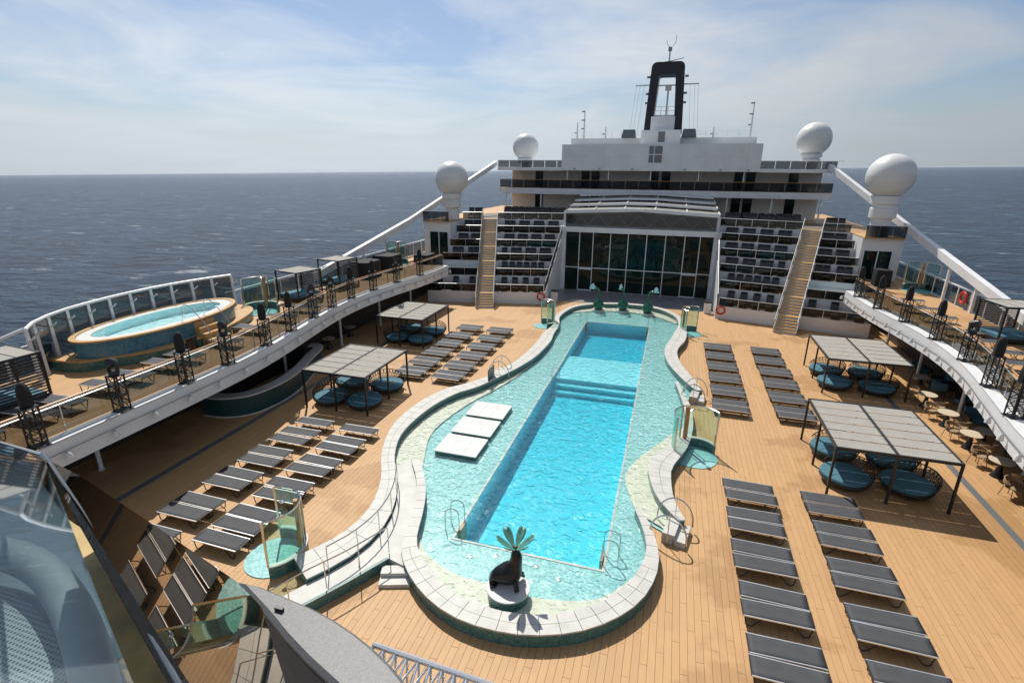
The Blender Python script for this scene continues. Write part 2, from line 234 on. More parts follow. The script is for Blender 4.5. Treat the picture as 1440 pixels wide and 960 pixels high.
# ------------------------------------------------------------------ mesh builder
class MB:
    def __init__(s): s.v = []; s.f = []
    def add(s, vs, fs):
        k = len(s.v); s.v += [tuple(p) for p in vs]; s.f += [tuple(k+i for i in q) for q in fs]; return s
    def box(s, x0, x1, y0, y1, z0, z1):
        return s.add([(x0,y0,z0),(x1,y0,z0),(x1,y1,z0),(x0,y1,z0),(x0,y0,z1),(x1,y0,z1),(x1,y1,z1),(x0,y1,z1)],
                     [(3,2,1,0),(4,5,6,7),(0,1,5,4),(1,2,6,5),(2,3,7,6),(3,0,4,7)])
    def rbar(s, a, b, w, h, up=(0,0,1)):
        a = Vector(a); b = Vector(b); d = (b-a).normalized(); u = Vector(up)
        if abs(d.dot(u)) > 0.98: u = Vector((0,1,0))
        r = d.cross(u).normalized()*w/2; u = r.cross(d).normalized()*h/2
        vs = [p+x for p in (a, b) for x in (-r-u, r-u, r+u, -r+u)]
        return s.add(vs, [(0,1,2,3),(7,6,5,4),(0,4,5,1),(1,5,6,2),(2,6,7,3),(3,7,4,0)])
    def tube(s, path, r, n=6, closed=False):
        P = [Vector(p) for p in path]; m = len(P); rs = r if isinstance(r, (list, tuple)) else [r]*m
        k = len(s.v); u = None
        for i, p in enumerate(P):
            a = P[i-1] if (i > 0 or closed) else P[i]; b = P[(i+1) % m] if (i < m-1 or closed) else P[i]
            d = (b-a).normalized()
            if u is None:
                u = Vector((0,0,1)) if abs(d.z) < 0.9 else Vector((1,0,0))
            u = (u - d*u.dot(d)).normalized(); w_ = d.cross(u)
            for j in range(n):
                t = 2*math.pi*j/n; s.v.append(tuple(p + rs[i]*(math.cos(t)*u + math.sin(t)*w_)))
        for i in range(m if closed else m-1):
            for j in range(n):
                a = k+i*n+j; b = k+i*n+(j+1) % n; c = k+((i+1) % m)*n+(j+1) % n; d = k+((i+1) % m)*n+j
                s.f.append((a, b, c, d))
        if not closed:
            s.f.append(tuple(k+j for j in reversed(range(n)))); s.f.append(tuple(k+(m-1)*n+j for j in range(n)))
        return s
    def prism(s, poly, z0, z1):
        a = sum(poly[i-1][0]*poly[i][1]-poly[i][0]*poly[i-1][1] for i in range(len(poly)))
        if a < 0: poly = list(reversed(poly))
        n = len(poly); f0 = (lambda i: z0) if not callable(z0) else z0
        vs = [(p[0], p[1], z0) for p in poly] + [(p[0], p[1], z1) for p in poly]
        fs = [tuple(reversed(range(n))), tuple(range(n, 2*n))] + [(i, (i+1) % n, n+(i+1) % n, n+i) for i in range(n)]
        return s.add(vs, fs)
    def lathe(s, prof, n=16, c=(0,0,0), ribs=0, amp=0.0):
        k = len(s.v)
        for r, z in prof:
            for j in range(n):
                t = 2*math.pi*j/n; rr = r*(1+amp*math.cos(ribs*t)) if ribs else r
                s.v.append((c[0]+rr*math.cos(t), c[1]+rr*math.sin(t), c[2]+z))
        for i in range(len(prof)-1):
            for j in range(n): s.f.append((k+i*n+j, k+i*n+(j+1) % n, k+(i+1)*n+(j+1) % n, k+(i+1)*n+j))
        s.f.append(tuple(k+j for j in reversed(range(n)))); s.f.append(tuple(k+(len(prof)-1)*n+j for j in range(n)))
        return s
    def wall(s, path, z0, z1, t):
        # thin upright sheet along a plan path with thickness t
        o = offset(path, t/2); i = offset(path, -t/2); n = len(path)
        for q in range(n-1):
            a, b, c, d = o[q], o[q+1], i[q+1], i[q]
            z0a, z0b = (z0, z0) if not isinstance(z0, list) else (z0[q], z0[q+1]); z1a, z1b = (z1, z1) if not isinstance(z1, list) else (z1[q], z1[q+1])
            s.add([(a[0],a[1],z0a),(b[0],b[1],z0b),(c[0],c[1],z0b),(d[0],d[1],z0a),(a[0],a[1],z1a),(b[0],b[1],z1b),(c[0],c[1],z1b),(d[0],d[1],z1a)],
                  [(3,2,1,0),(4,5,6,7),(0,1,5,4),(1,2,6,5),(2,3,7,6),(3,0,4,7)])
        return s
    def mesh(s, name, mt, smooth=False):
        me = bpy.data.meshes.new(name); me.from_pydata(s.v, [], s.f); me.materials.append(mt)
        bm = bmesh.new(); bm.from_mesh(me); bmesh.ops.recalc_face_normals(bm, faces=bm.faces); bm.to_mesh(me); bm.free()
        if smooth:
            for p in me.polygons: p.use_smooth = True
            if hasattr(me, 'set_sharp_from_angle'): me.set_sharp_from_angle(angle=R(40))
        return me
    def build(s, name, mt, parent=None, smooth=False):
        o = bpy.data.objects.new(name, s.mesh(name, mt, smooth)); col.objects.link(o)
        if parent is not None: o.parent = parent
        return o
def offset(path, d):
    # to the right-hand side of travel for d > 0
    res = []; n = len(path)
    for i in range(n):
        a = path[max(i-1, 0)]; b = path[min(i+1, n-1)]; dx, dy = b[0]-a[0], b[1]-a[1]; l = math.hypot(dx, dy) or 1
        dd = d[i] if isinstance(d, list) else d
        res.append((path[i][0]+dy/l*dd, path[i][1]-dx/l*dd))
    return res
def spline(pts, step):
    # Catmull-Rom through points (any dimension), resampled at about step metres
    P = [Vector(p) for p in pts]; dense = []
    for i in range(len(P)-1):
        p0 = P[i-1] if i else P[0]*2-P[1]; p1, p2 = P[i], P[i+1]; p3 = P[i+2] if i+2 < len(P) else P[-1]*2-P[-2]
        for k in range(12):
            t = k/12; dense.append(0.5*((2*p1)+(p2-p0)*t+(2*p0-5*p1+4*p2-p3)*t*t+(3*p1-p0-3*p2+p3)*t**3))
    dense.append(P[-1]); le = [0]
    for a, b in zip(dense, dense[1:]): le.append(le[-1]+(b-a).length)
    n = max(2, round(le[-1]/step)); res = []; j = 0
    for k in range(n+1):
        d = le[-1]*k/n
        while j < len(le)-2 and le[j+1] < d: j += 1
        t = (d-le[j])/max(1e-9, le[j+1]-le[j]); res.append(tuple(dense[j].lerp(dense[j+1], t)))
    return res
def thing(name, label, cat, loc=(0,0,0), rz=0, group=None):
    o = bpy.data.objects.new(name, None); col.objects.link(o); o.location = loc; o.rotation_euler = (0,0,rz); o.empty_display_size = 0.2
    return tag(o, label, cat, group)
ORD = 'first second third fourth fifth sixth seventh eighth ninth tenth eleventh twelfth thirteenth fourteenth'.split()
def tag(o, label, cat, group=None):
    o['label'] = label; o['category'] = cat
    if group: o['group'] = group
    return o
def struct(o): o['kind'] = 'structure'; return o
def children(o, pool=None): return list(o.children)
def copy_tree(o, loc=None, rz=None, label=None, group=None, parent=None):
    c = o.copy(); col.objects.link(c); c.parent = parent
    if loc is not None: c.location = loc
    if rz is not None: c.rotation_euler = (0,0,rz)
    if label: c['label'] = label
    if group: c['group'] = group
    for ch in KIDS.get(o.name, []):
        copy_tree(ch, parent=c)
    return c
KIDS = {}
def remember(o):
    # children are looked up once: object.children walks the whole scene
    ks = [x for x in bpy.data.objects if x.parent == o]
    KIDS[o.name] = ks
    for k in ks: remember(k)
    return o
class Proto:
    def __init__(s, root): s.root = remember(root); s.first = True
    def place(s, loc, rz=0, label=None, group=None):
        if s.first:
            s.first = False; o = s.root; o.location = loc; o.rotation_euler = (0,0,rz)
            if label: o['label'] = label
            if group: o['group'] = group
            return o
        return copy_tree(s.root, loc, rz, label, group)

# ------------------------------------------------------------------ sea and hull
SEA_Z = -32.0
sea = MB(); ring = [12, 60, 200, 700, 2500, 9000, 12000, 29900]; n = 48
sea.v.append((0, 0, SEA_Z))
for r_ in ring:
    for j in range(n): t = 2*math.pi*j/n; sea.v.append((r_*math.cos(t), r_*math.sin(t), SEA_Z))
for j in range(n): sea.f.append((0, 1+j, 1+(j+1) % n))
for i in range(len(ring)-1):
    for j in range(n): sea.f.append((1+i*n+j, 1+(i+1)*n+j, 1+(i+1)*n+(j+1) % n, 1+i*n+(j+1) % n))
seo = struct(sea.build('sea', seamat())); seo.matrix_world = HEEL
hull = MB()
for s_ in (-1, 1): hull.box(*(sorted((s_*22.1, s_*22.5))), -14, 78, SEA_Z-6, 3.2)
hull.box(-22.1, 22.1, -14, -13.6, SEA_Z-6, 3.2)
hull.box(-22.1, 22.1, 77.6, 78, SEA_Z-6, 3.2)
struct(hull.build('ship_hull', WHITE))

# ------------------------------------------------------------------ main deck
PX0, PX1, PY0, PY1 = -2.78, 2.25, 13.7, 41.9          # deep basin
def frame_boxes(mb, x0, x1, y0, y1, z0, z1):
    mb.box(x0, PX0-.2, y0, y1, z0, z1); mb.box(PX1+.2, x1, y0, y1, z0, z1)
    mb.box(PX0-.2, PX1+.2, y0, PY0-.2, z0, z1); mb.box(PX0-.2, PX1+.2, PY1+.2, y1, z0, z1); return mb
deck = struct(frame_boxes(MB(), -22.0, 22.0, -10, 57, -0.30, -0.012).build('main_deck', CAULK))
PW, PL = 0.2, 2.4
planks = []
for i in range(-100, 100):
    x0 = i*PW; off = (i*7 % 5)*PL/5
    y = 4.0 - off
    while y < 57:
        planks.append((x0+.004, x0+PW-.004, y+.003, y+PL-.004)); y += PL
planks = [p for p in planks if not (p[0] < PX1+.25 and p[1] > PX0-.25 and p[2] < PY1+.25 and p[3] > PY0-.25)]
def score(p):
    c = ((p[0]+p[1])/2, (p[2]+p[3])/2, 0); x, y = project(c)
    return ((Vector(c)-CAM).length if (-60 < x < 1500 and 0 < y < 1010) else 1e6)
planks.sort(key=score)
me = MB().box(-PW/2+.004, PW/2-.004, -PL/2+.004, PL/2-.004, -0.012, 0).mesh('plank', TEAK)
for p in planks[:290]:
    o = bpy.data.objects.new('plank', me); o.location = ((p[0]+p[1])/2, (p[2]+p[3])/2, random.uniform(-.0012, .0012)); col.objects.link(o); o.parent = deck
rest = MB()
for x0, x1, y0, y1 in planks[290:]:
    z = random.uniform(-.0012, .0012)
    rest.add([(x0,y0,-.012),(x1,y0,-.012),(x1,y1,-.012),(x0,y1,-.012),(x0,y0,z),(x1,y0,z),(x1,y1,z),(x0,y1,z)], [(4,5,6,7),(0,1,5,4),(1,2,6,5),(2,3,7,6),(3,0,4,7)])
ro = rest.build('planking', TEAK, deck); ro['kind'] = 'stuff'
for s_ in (-1, 1):
    g = MB(); g.box(s_*15.8-.14, s_*15.8+.14, 2, 43, .002, .006); g.build('drain_grate', GRATE, deck)
mfl = MB().box(-7.5, 7.5, 48.6, 54.0, .004, .012).build('stone_apron', FLOORG, deck)

# ------------------------------------------------------------------ pool
WOUT = [(-7.02,10.89,1.2),(-6.41,11.88,1.15),(-6.09,13.06,1.0),(-6.21,14.32,.8),(-6.77,15.78,.62),(-7.47,16.97,.55),(-8.2,18.66,.62),(-8.55,20.39,.8),(-8.45,22.6,.9),(-7.84,24.56,.9),(-6.95,25.75,.8),(-6.2,27.2,.6),
        (-5.6,29.2,.7),(-5.25,31.5,.85),(-5.12,34.64,.9),(-5.19,36.44,.8),(-5.0,38.95,.5),(-5.36,41.6,.4),(-4.77,45.0,.4),(-3.11,46.9,.45),(-1.11,47.7,.5),(0.24,47.9,.5),(1.73,47.7,.5),(3.2,46.9,.5),(4.13,45.6,.45),(4.7,44.2,.4),(5.0,42.0,.5),(5.1,39.8,.9),
        (4.95,37.84,1.0),(4.44,35.49,.85),(4.62,32.99,.8),(5.41,30.18,.65),(5.82,28.73,.4)]
ROUT = [(4.5,29.6,.2),(4.75,28.2,.22),(4.98,27.04,.3),(5.15,26.1,.36),(5.19,24.09,.42),(4.93,22.0,.7),(4.31,20.03,.95),(4.24,19.04,.85),(4.37,17.67,.6),(4.76,16.5,.25)]
NIN = [(-5.92,17.39,.34),(-5.18,16.36,.34),(-4.53,15.16,.34),(-4.12,14.04,.36),(-3.81,13.03,.42),(-3.47,12.41,.55),(-2.82,11.77,.62),(-2.04,11.25,.66),(-1.29,10.95,.68),(-0.54,10.84,.68),(0.32,10.89,.68),(1.11,11.12,.68),(1.87,11.52,.68),(2.6,12.19,.66),(3.09,12.94,.62),(3.44,13.91,.5),(3.52,14.8,.36),(3.3,15.79,.3),(2.99,16.69,.25)]
WATER_Z, FLOOR_Z, RIM_Z = 0.17, 0.04, 0.46
pool = thing('swimming_pool', 'long turquoise deck pool with pale tiled rim and shallow mosaic lagoon', 'pool')
def poolwall(name, pts, step, rows, wallmat):
    S = spline(pts, step); a = [p[:2] for p in S]; w = [p[2] for p in S]; b = offset(a, w)
    body = MB()
    aa, bb = offset(a, .03), offset(a, [x-.03 for x in w])
    for i in range(len(S)-1):
        q = [aa[i], aa[i+1], bb[i+1], bb[i]]
        body.add([(p[0],p[1],-.02) for p in q]+[(p[0],p[1],RIM_Z-.05) for p in q], [(4,5,6,7),(0,1,5,4),(2,3,7,6)] + ([(3,0,4,7)] if i == 0 else []) + ([(1,2,6,5)] if i == len(S)-2 else []))
    wo = body.build(name, wallmat, pool)
    for i in range(len(S)-1):
        nr = rows if (w[i]+w[i+1])/2 > .5 else 1
        for k in range(nr):
            def lp(j, f): return Vector((a[j][0]+(b[j][0]-a[j][0])*f, a[j][1]+(b[j][1]-a[j][1])*f))
            q = [lp(i, k/nr), lp(i+1, k/nr), lp(i+1, (k+1)/nr), lp(i, (k+1)/nr)]; c = sum(q, Vector((0,0)))/4
            q = [c+(p-c)*(1-.010/max(.1, (p-c).length)) for p in q]
            dz = random.uniform(-.002, .002)
            t = MB().add([(p.x,p.y,RIM_Z-.05) for p in q]+[(p.x,p.y,RIM_Z+dz) for p in q], [(4,5,6,7),(0,1,5,4),(1,2,6,5),(2,3,7,6),(3,0,4,7)])
            t.build('coping_tile', STONE, wo)
    return a, b
wa, wb = poolwall('lagoon_wall', WOUT, .62, 2, MOSD)
ra, rb = poolwall('lagoon_wall', ROUT, .55, 2, MOSD)
na, nb = poolwall('lagoon_wall', NIN, .5, 2, MOSD)
mid = lambda p, q: [((s_[0]+t[0])/2, (s_[1]+t[1])/2) for s_, t in zip(p, q)]
outline = [p for p in mid(wa, wb) if p[1] > 15.2 or p[1] > 40][0:]
k0 = next(i for i, p in enumerate(mid(wa, wb)) if p[1] > 15.0)
outline = mid(wa, wb)[k0:] + [(5.3, 28.2)] + mid(ra, rb)[3:] + [(4.0, 16.2)] + list(reversed(mid(na, nb)))
def filled(outer, holes, z, name, mt, parent):
    bm = bmesh.new()
    for lp in [outer]+holes:
        vs = [bm.verts.new((p[0], p[1], z)) for p in lp]
        for i in range(len(vs)): bm.edges.new((vs[i-1], vs[i]))
    bmesh.ops.triangle_fill(bm, use_beauty=True, use_dissolve=False, edges=bm.edges[:])
    bmesh.ops.recalc_face_normals(bm, faces=bm.faces)
    for f in bm.faces:
        if f.normal.z < 0: f.normal_flip()
    me = bpy.data.meshes.new(name); bm.to_mesh(me); bm.free(); me.materials.append(mt)
    o = bpy.data.objects.new(name, me); col.objects.link(o); o.parent = parent; return o
rect = [(PX0,PY0),(PX1,PY0),(PX1,PY1),(PX0,PY1)]
filled(outline, [rect], FLOOR_Z, 'lagoon_floor', MOSA, pool)
filled(outline, [], WATER_Z, 'water_surface', WATER, pool)
# beaches under the shallow water
def beach(edge_in, edge_out): 
    filled(edge_in+list(reversed(edge_out)), [], FLOOR_Z+.06, 'pebble_beach', CREAM, pool)
Wm, Nm = mid(wa, wb), mid(na, nb)
bl = [p[:2] for p in spline([(-5.7,17.2),(-6.15,18.4),(-6.5,19.4),(-6.7,20.6),(-6.5,22.4),(-6.1,24.2),(-5.35,26.4),(-4.6,29.6),(-4.5,31.5)], .6)]
wl = [p for p in Wm[k0:] if p[1] < 31.5 and p[0] < 0]
beach(wl, [Nm[0]]+bl)
bn = [p[:2] for p in spline([(-4.3,14.0),(-3.4,12.75),(-2.1,12.1),(-1.1,12.05),(0.05,11.9),(1.3,12.05),(2.4,12.5),(3.2,13.6)], .5)]
beach([p for p in Nm if p[1] < 14.3], bn)
brr = [p[:2] for p in spline([(4.5,24.2),(3.75,22.6),(2.93,21.0),(2.48,19.6),(2.5,18.8),(2.76,17.9),(3.05,17.0)], .5)]
beach([p for p in mid(ra, rb) if p[1] < 24.3]+[(4.2,16.2)], brr)
far_b = [p[:2] for p in spline([(-4.4,44.2),(-3.0,45.2),(-1,45.9),(1.3,45.8),(3.0,44.9),(4.3,43.4)], .7)]
i0 = next(i for i, p in enumerate(Wm) if p[1] > 44.2); i1 = max(i for i, p in enumerate(Wm) if p[1] > 43.4)
beach(Wm[i0:i1+1], far_b)
# deep basin
B = MB()
z0 = -0.95
def quad(*p): B.add(p, [(0,1,2,3)])
steps_ = [(PY0, z0), (28.6, z0), (28.6, -.72), (29.1, -.72), (29.1, -.46), (29.6, -.46), (29.6, -.2), (33.8, -.2), (33.8, -.55), (34.3, -.55), (34.1, z0), (PY1, z0)]
for (ya, za_), (yb, zb) in zip(steps_, steps_[1:]): quad((PX0,ya,za_),(PX1,ya,za_),(PX1,yb,zb),(PX0,yb,zb))
B.box(PX0-.1, PX0, PY0, PY1, z0, FLOOR_Z-.002); B.box(PX1, PX1+.1, PY0, PY1, z0, FLOOR_Z-.002); B.box(PX0-.1, PX1+.1, PY0-.1, PY0, z0, FLOOR_Z-.002); B.box(PX0-.1, PX1+.1, PY1, PY1+.1, z0, FLOOR_Z-.002)
B.build('deep_basin', POOLT, pool)
MB().box(PX0+.004, PX1-.004, PY0+.004, PY1-.004, z0-.05, WATER_Z-.02).build('deep_water', DEEPW, pool)
edge = MB(); fw = .09
edge.box(PX0-fw, PX0, PY0-fw, PY1+fw, FLOOR_Z-.01, FLOOR_Z+.018); edge.box(PX1, PX1+fw, PY0-fw, PY1+fw, FLOOR_Z-.01, FLOOR_Z+.018); edge.box(PX0, PX1, PY0-fw, PY0, FLOOR_Z-.01, FLOOR_Z+.018); edge.box(PX0, PX1, PY1, PY1+fw, FLOOR_Z-.01, FLOOR_Z+.018)
edge.build('basin_edge', STONE, pool)
for x, y in [(-1.93,13.02),(-1.13,13.3),(0.25,13.23),(1.04,12.9)]:
    MB().lathe([(.07,0),(.07,.02),(.02,.025)], 12, (x,y,FLOOR_Z)).build('floor_jet', STEEL, pool)
# ramp walkway between the near wall and the lagoon wall
ramp = MB()
wk = [p for p in wb if p[1] < 17.0 and p[0] < 0]
nl = [p for p in nb if p[1] < 17.5 and p[0] < -3.5]
walk = wk + list(reversed([])) 
poly = wk + [nb[0]] + nl[1:] + [(-4.3,11.9),(-4.9,10.6),(-5.6,9.4),(-6.6,9.2)]
ramp.prism(poly, -.01, .30)
rw = ramp.build('ramp_walkway', STONE, pool)
kerb = MB(); kp = [(-4.25,11.85),(-4.9,10.6),(-5.6,9.4),(-6.2,8.2)]
kerb.wall(kp, -.01, .36, .10); kerb.build('ramp_kerb', MOSD, pool)
st = MB(); 
for k in range(2): st.rbar((-4.25+.1*k, 11.45-.32*k, .24-.12*k-.06), (-3.35+.1*k, 11.75-.32*k, .24-.12*k-.06), .34, .12)
st.build('entry_step', STONE, pool)
def steps(x, y, rz, n=2, wd=1.0):
    t = MB(); c, s_ = math.cos(rz), math.sin(rz)
    def tr(a, b): return (x+a*c-b*s_, y+a*s_+b*c)
    for k in range(n):
        q = [tr(-.05+.36*k, -wd/2), tr(.36*(k+1), -wd/2), tr(.36*(k+1), wd/2), tr(-.05+.36*k, wd/2)]
        MB().prism(q, .002, .40-.17*k).build('entry_step', STONE, pool)
    for sd in (-1, 1):
        r_ = MB(); p = []
        for k in range(13):
            a = math.pi*k/12; u, v = .15-.62*math.cos(a), .30+.85*math.sin(a)
            q = tr(u, sd*(wd/2+.06)); p.append((q[0], q[1], v if 0 < k < 12 else .2))
        r_.tube(p, .028, 8); q = tr(.15, sd*(wd/2+.06)); r_.tube([(q[0],q[1],.1),(q[0],q[1],1.25)], .018, 6)
        r_.build('handrail', STEEL, pool, True)
steps(4.15, 16.15, R(-12), 2, 1.0); steps(5.2, 28.2, R(-10), 2, .9); steps(-5.75, 28.3, R(187), 2, .9)
# ladders into the deep basin: two rails each
def ladder(x, y, sx):
    for dy in (0, .5):
        p = [(x-sx*.05,y+dy,-.4),(x-sx*.05,y+dy,.75),(x+sx*.12,y+dy,.95),(x+sx*.35,y+dy,.9),(x+sx*.45,y+dy,.7),(x+sx*.45,y+dy,.05)]
        MB().tube(spline(p, .1), .02, 6).build('ladder_rail', STEEL, pool, True)
    MB().box(min(x-sx*.02,x-sx*.12), max(x-sx*.02,x-sx*.12), y-.02, y+.52, -.5, .14).build('ladder_tread', WOOD, pool)
ladder(PX0, 14.0, -1); ladder(PX1, 14.0, 1); ladder(PX0, 41.0, -1); ladder(PX1, 41.0, 1); 
def hoop(x, y):
    p = [(x,y,-.35),(x,y,.7),(x+.2,y,.95),(x+.4,y,.7),(x+.4,y,-.35)]; MB().tube(spline(p, .1), .02, 6).build('grab_hoop', STEEL, pool, True)
hoop(PX0+.1, 28.4); hoop(PX1-.5, 33.9)
# ramp hand rails: posts and two long rails
for path, z in ((wk[1:-2], .30), ([(-4.35,12.1),(-4.95,10.8),(-5.6,9.7),(-6.1,8.6)], .34)):
    sp_ = spline(path, .35); rp_ = MB().tube([(p[0],p[1],z+.95) for p in sp_], .022, 6); rp_.build('ramp_rail', STEEL, pool, True)
    for p in sp_[::3]: MB().tube([(p[0],p[1],z),(p[0],p[1],z+.95)], .018, 6).build('rail_post', STEEL, pool, True)
sg = MB().box(-6.0, -5.95, 26.3, 27.3, .1, 1.1); sg.build('notice_board', TEALP, pool)
# stepping platforms
for k, y in enumerate((18.5, 20.38, 22.26)):
    t = MB(); t.prism([(-5.72,y),(-3.82,y+.05),(-3.82,y+1.62),(-5.72,y+1.58)], .045, .25)
    o = t.build('water_platform', MOSD); tag(o, ['square white tiled platform in the lagoon, first towards the seal statue', 'square white tiled platform in the lagoon, middle one of three', 'square white tiled platform in the lagoon, farthest from the seal statue'][k], 'platform', 'platforms in the lagoon')
    for i in range(3):
        for j in range(3):
            MB().box(-5.76+.655*i, -5.76+.655*i+.645, y-.03+.55*j, y-.03+.55*j+.54, .25, .29).build('paving_tile', WARM, o)

# ------------------------------------------------------------------ upper side decks
UZ = 3.5
EDGE = [(15.1,4),(15.1,10),(15.15,17),(15.5,20.5),(16.2,24),(16.9,27.5),(17.2,31),(17.0,35),(16.5,39),(16.35,42),(16.35,44.4)]
def edge_path(s_, off=0.0, step=1.4):
    E_ = spline([(x, y) for x, y in EDGE], step); o = offset(E_, off) if off else E_       # + = outboard
    return [(s_*p[0], p[1]) for p in o]
SIDE = {-1: 'the bar side', 1: 'the cafe side'}
for s_ in (-1, 1):
    e = edge_path(s_)
    slab = struct(MB().prism(e+[(s_*22.3,44.4),(s_*22.3,4)], UZ-.30, UZ).build('upper_deck', TEAKS))
    f = MB().wall(edge_path(s_, -.04), UZ-.86, UZ+.04, .08); f.build('fascia', WHITE, slab)
    ea, eb = edge_path(s_, -.08), edge_path(s_, .42); lg = MB()
    for i in range(len(ea)-1): q = [ea[i], ea[i+1], eb[i+1], eb[i]]; lg.add([(p[0],p[1],UZ+.004) for p in q]+[(p[0],p[1],UZ+.05) for p in q], [(4,5,6,7),(0,1,5,4),(2,3,7,6)])
    lg.build('ledge', WHITE, slab)
    MB().prism(edge_path(s_, .06)+[(s_*19.8,44.3),(s_*19.8,4)], UZ-.80, UZ-.72).build('soffit', DARKW, slab)
    MB().box(*sorted((s_*19.8, s_*20.0)), 4, 44.3, 0, UZ-.3).build('inner_wall', DARKW, slab)
    MB().prism([(s_*19.8,44.6),(s_*22.3,44.6),(s_*22.3,58),(s_*18.4,58),(s_*18.4,49)], UZ-.3, UZ-.005).build('aft_landing', TEAKS, slab)
    # columns
    for y in (13.3, 18.9, 24.6, 30.4, 35.7, 41.0):
        c = MB().lathe([(.13,0),(.13,.03),(.085,.04),(.085,UZ-.80)], 12).build('deck_column', WHITE, None, True); c.location = (s_*18.5, y, 0)
        tag(c, 'white round column under the upper deck edge on '+SIDE[s_], 'column', 'columns under the deck on '+SIDE[s_])
    # balustrade
    b = thing('glass_balustrade', 'smoked glass balustrade with wooden handrail along the upper deck on '+SIDE[s_], 'balustrade')
    ep = edge_path(s_, .46, 2.2)
    for p, q in zip(ep, ep[1:]):
        d = Vector((q[0]-p[0], q[1]-p[1])).normalized()*.02
        MB().wall([(p[0]+d.x,p[1]+d.y),(q[0]-d.x,q[1]-d.y)], UZ+.06, UZ+.98, .015).build('glass_panel', SMOKE, b)
    for p in ep: MB().box(p[0]-.018, p[0]+.018, p[1]-.018, p[1]+.018, UZ, UZ+.98).build('post', STEEL, b)
    MB().tube([(p[0],p[1],UZ+1.0) for p in edge_path(s_, .46, .7)], .022, 6).build('steel_rail', ALU, b, True)
    MB().tube([(p[0],p[1],UZ+1.06) for p in edge_path(s_, .56, .7)], .045, 6).build('handrail', WOOD, b, True)
    # flood lights on the fascia with their conduit
    con = MB().tube([(p[0],p[1],UZ-.33) for p in edge_path(s_, -.16, .7)], .02, 5).build('conduit', GREY, slab)
    fl = edge_path(s_, -.26, 1.55)
    for k, p in enumerate(fl[3:]):
        t = thing('flood_light', 'small white flood light bracketed to the upper deck fascia on '+SIDE[s_], 'light', (p[0], p[1], UZ-.5), 0, 'flood lights on the fascia of '+SIDE[s_])
        MB().box(-.02*1, .10, -.03, .03, .10, .14).build('bracket', GREY, t) if s_ > 0 else MB().box(-.10, .02, -.03, .03, .10, .14).build('bracket', GREY, t)
        MB().lathe([(.05,-.12),(.11,-.10),(.09,.05),(.05,.12)], 10).build('lamp_head', WARM, t, True)
        MB().lathe([(.08,-.125),(.075,-.121)], 10).build('lens', GLASS, t)
    # outboard rail
    o_ = thing('outboard_rail', 'glass windbreak with white posts along the hull edge on '+SIDE[s_], 'railing')
    y = 6.0; k = 0
    while y < 58:
        if not (s_ < 0 and 14.5 < y < 24.5):
            MB().box(s_*22.25-.04, s_*22.25+.04, y-.04, y+.04, UZ, UZ+1.25).build('post', WHITE, o_)
            MB().box(s_*22.25-.008, s_*22.25+.008, y+.06, y+1.74, UZ+.12, UZ+1.15).build('glass_panel', SMOKE, o_)
        y += 1.8
    MB().box(s_*22.25-.05, s_*22.25+.05, 6, 14.3 if s_ < 0 else 58, UZ+1.25, UZ+1.31).build('top_rail', WHITE, o_)
    if s_ < 0: MB().box(s_*22.25-.05, s_*22.25+.05, 24.6, 58, UZ+1.25, UZ+1.31).build('top_rail', WHITE, o_)
    # sloping side beam rising to the radome deck
    bm_ = thing('side_beam', 'long white sloping beam rising from the upper deck on '+SIDE[s_]+' to the radome deck', 'beam')
    A, Bp = Vector((s_*22.3, 33, 4.2)), Vector((s_*22.0, 48, 7.0)); C_ = Vector((s_*17.6, 62.4, 12.75))
    MB().rbar(A, Bp, .4, .55).build('lower_beam', WHITE, bm_); MB().rbar(Bp, C_, .4, .5).build('upper_beam', WHITE, bm_)
    for t_ in (.2, .45, .7):
        p = A.lerp(Bp, t_); MB().box(p.x-.08, p.x+.08, p.y-.08, p.y+.08, UZ, p.z).build('strut', WHITE, bm_)

# ------------------------------------------------------------------ amphitheatre tiers
TZ = [1.1, 2.3, 3.45, 4.6, 5.8, 7.0]; TD = 1.8
front = lambda ax, k: 46.8 - 0.24*(ax-7.5) + TD*k
sx_in = lambda y: 12.25 + 0.29*(y-45.6)
SW = 1.5
def xsolve(k, off):      # where the stair edge line crosses the front of tier k
    x = 12.5
    for _ in range(20): x = sx_in(front(x, k)) + off
    return x
def lounger_proto():
    t = thing('tier_lounger', 'dark reclining lounger', 'lounger')
    f = MB()
    for x in (-.29, .29): f.rbar((x,-.85,.30),(x,.35,.30),.035,.04)
    f.build('frame', BLACK, t)
    for x in (-.27, .27):
        for y in (-.7, .3): MB().rbar((x,y,0),(x,y,.30),.03,.03).build('leg', BLACK, t)
    MB().box(-.27,.27,-.88,.30,.31,.335).build('seat', MESH, t)
    b = MB(); b.add([(-.28,.28,.32),(.28,.28,.32),(.28,.66,1.08),(-.28,.66,1.08),(-.28,.30,.30),(.28,.30,.30),(.28,.70,1.06),(-.28,.70,1.06)], [(0,1,2,3),(7,6,5,4),(0,4,5,1),(1,5,6,2),(2,6,7,3),(3,7,4,0)])
    b.build('backrest', MESH, t)
    h = MB().box(-.2,.2,.56,.64,.92,1.06).build('head_pillow', COVER, t)
    return Proto(t)
TL = lounger_proto()
am = thing('tiered_terrace', 'white stepped sun terrace with teak floors rising behind the pool', 'terrace')
TIERW = ['lowest', 'second', 'third', 'fourth', 'fifth', 'top']
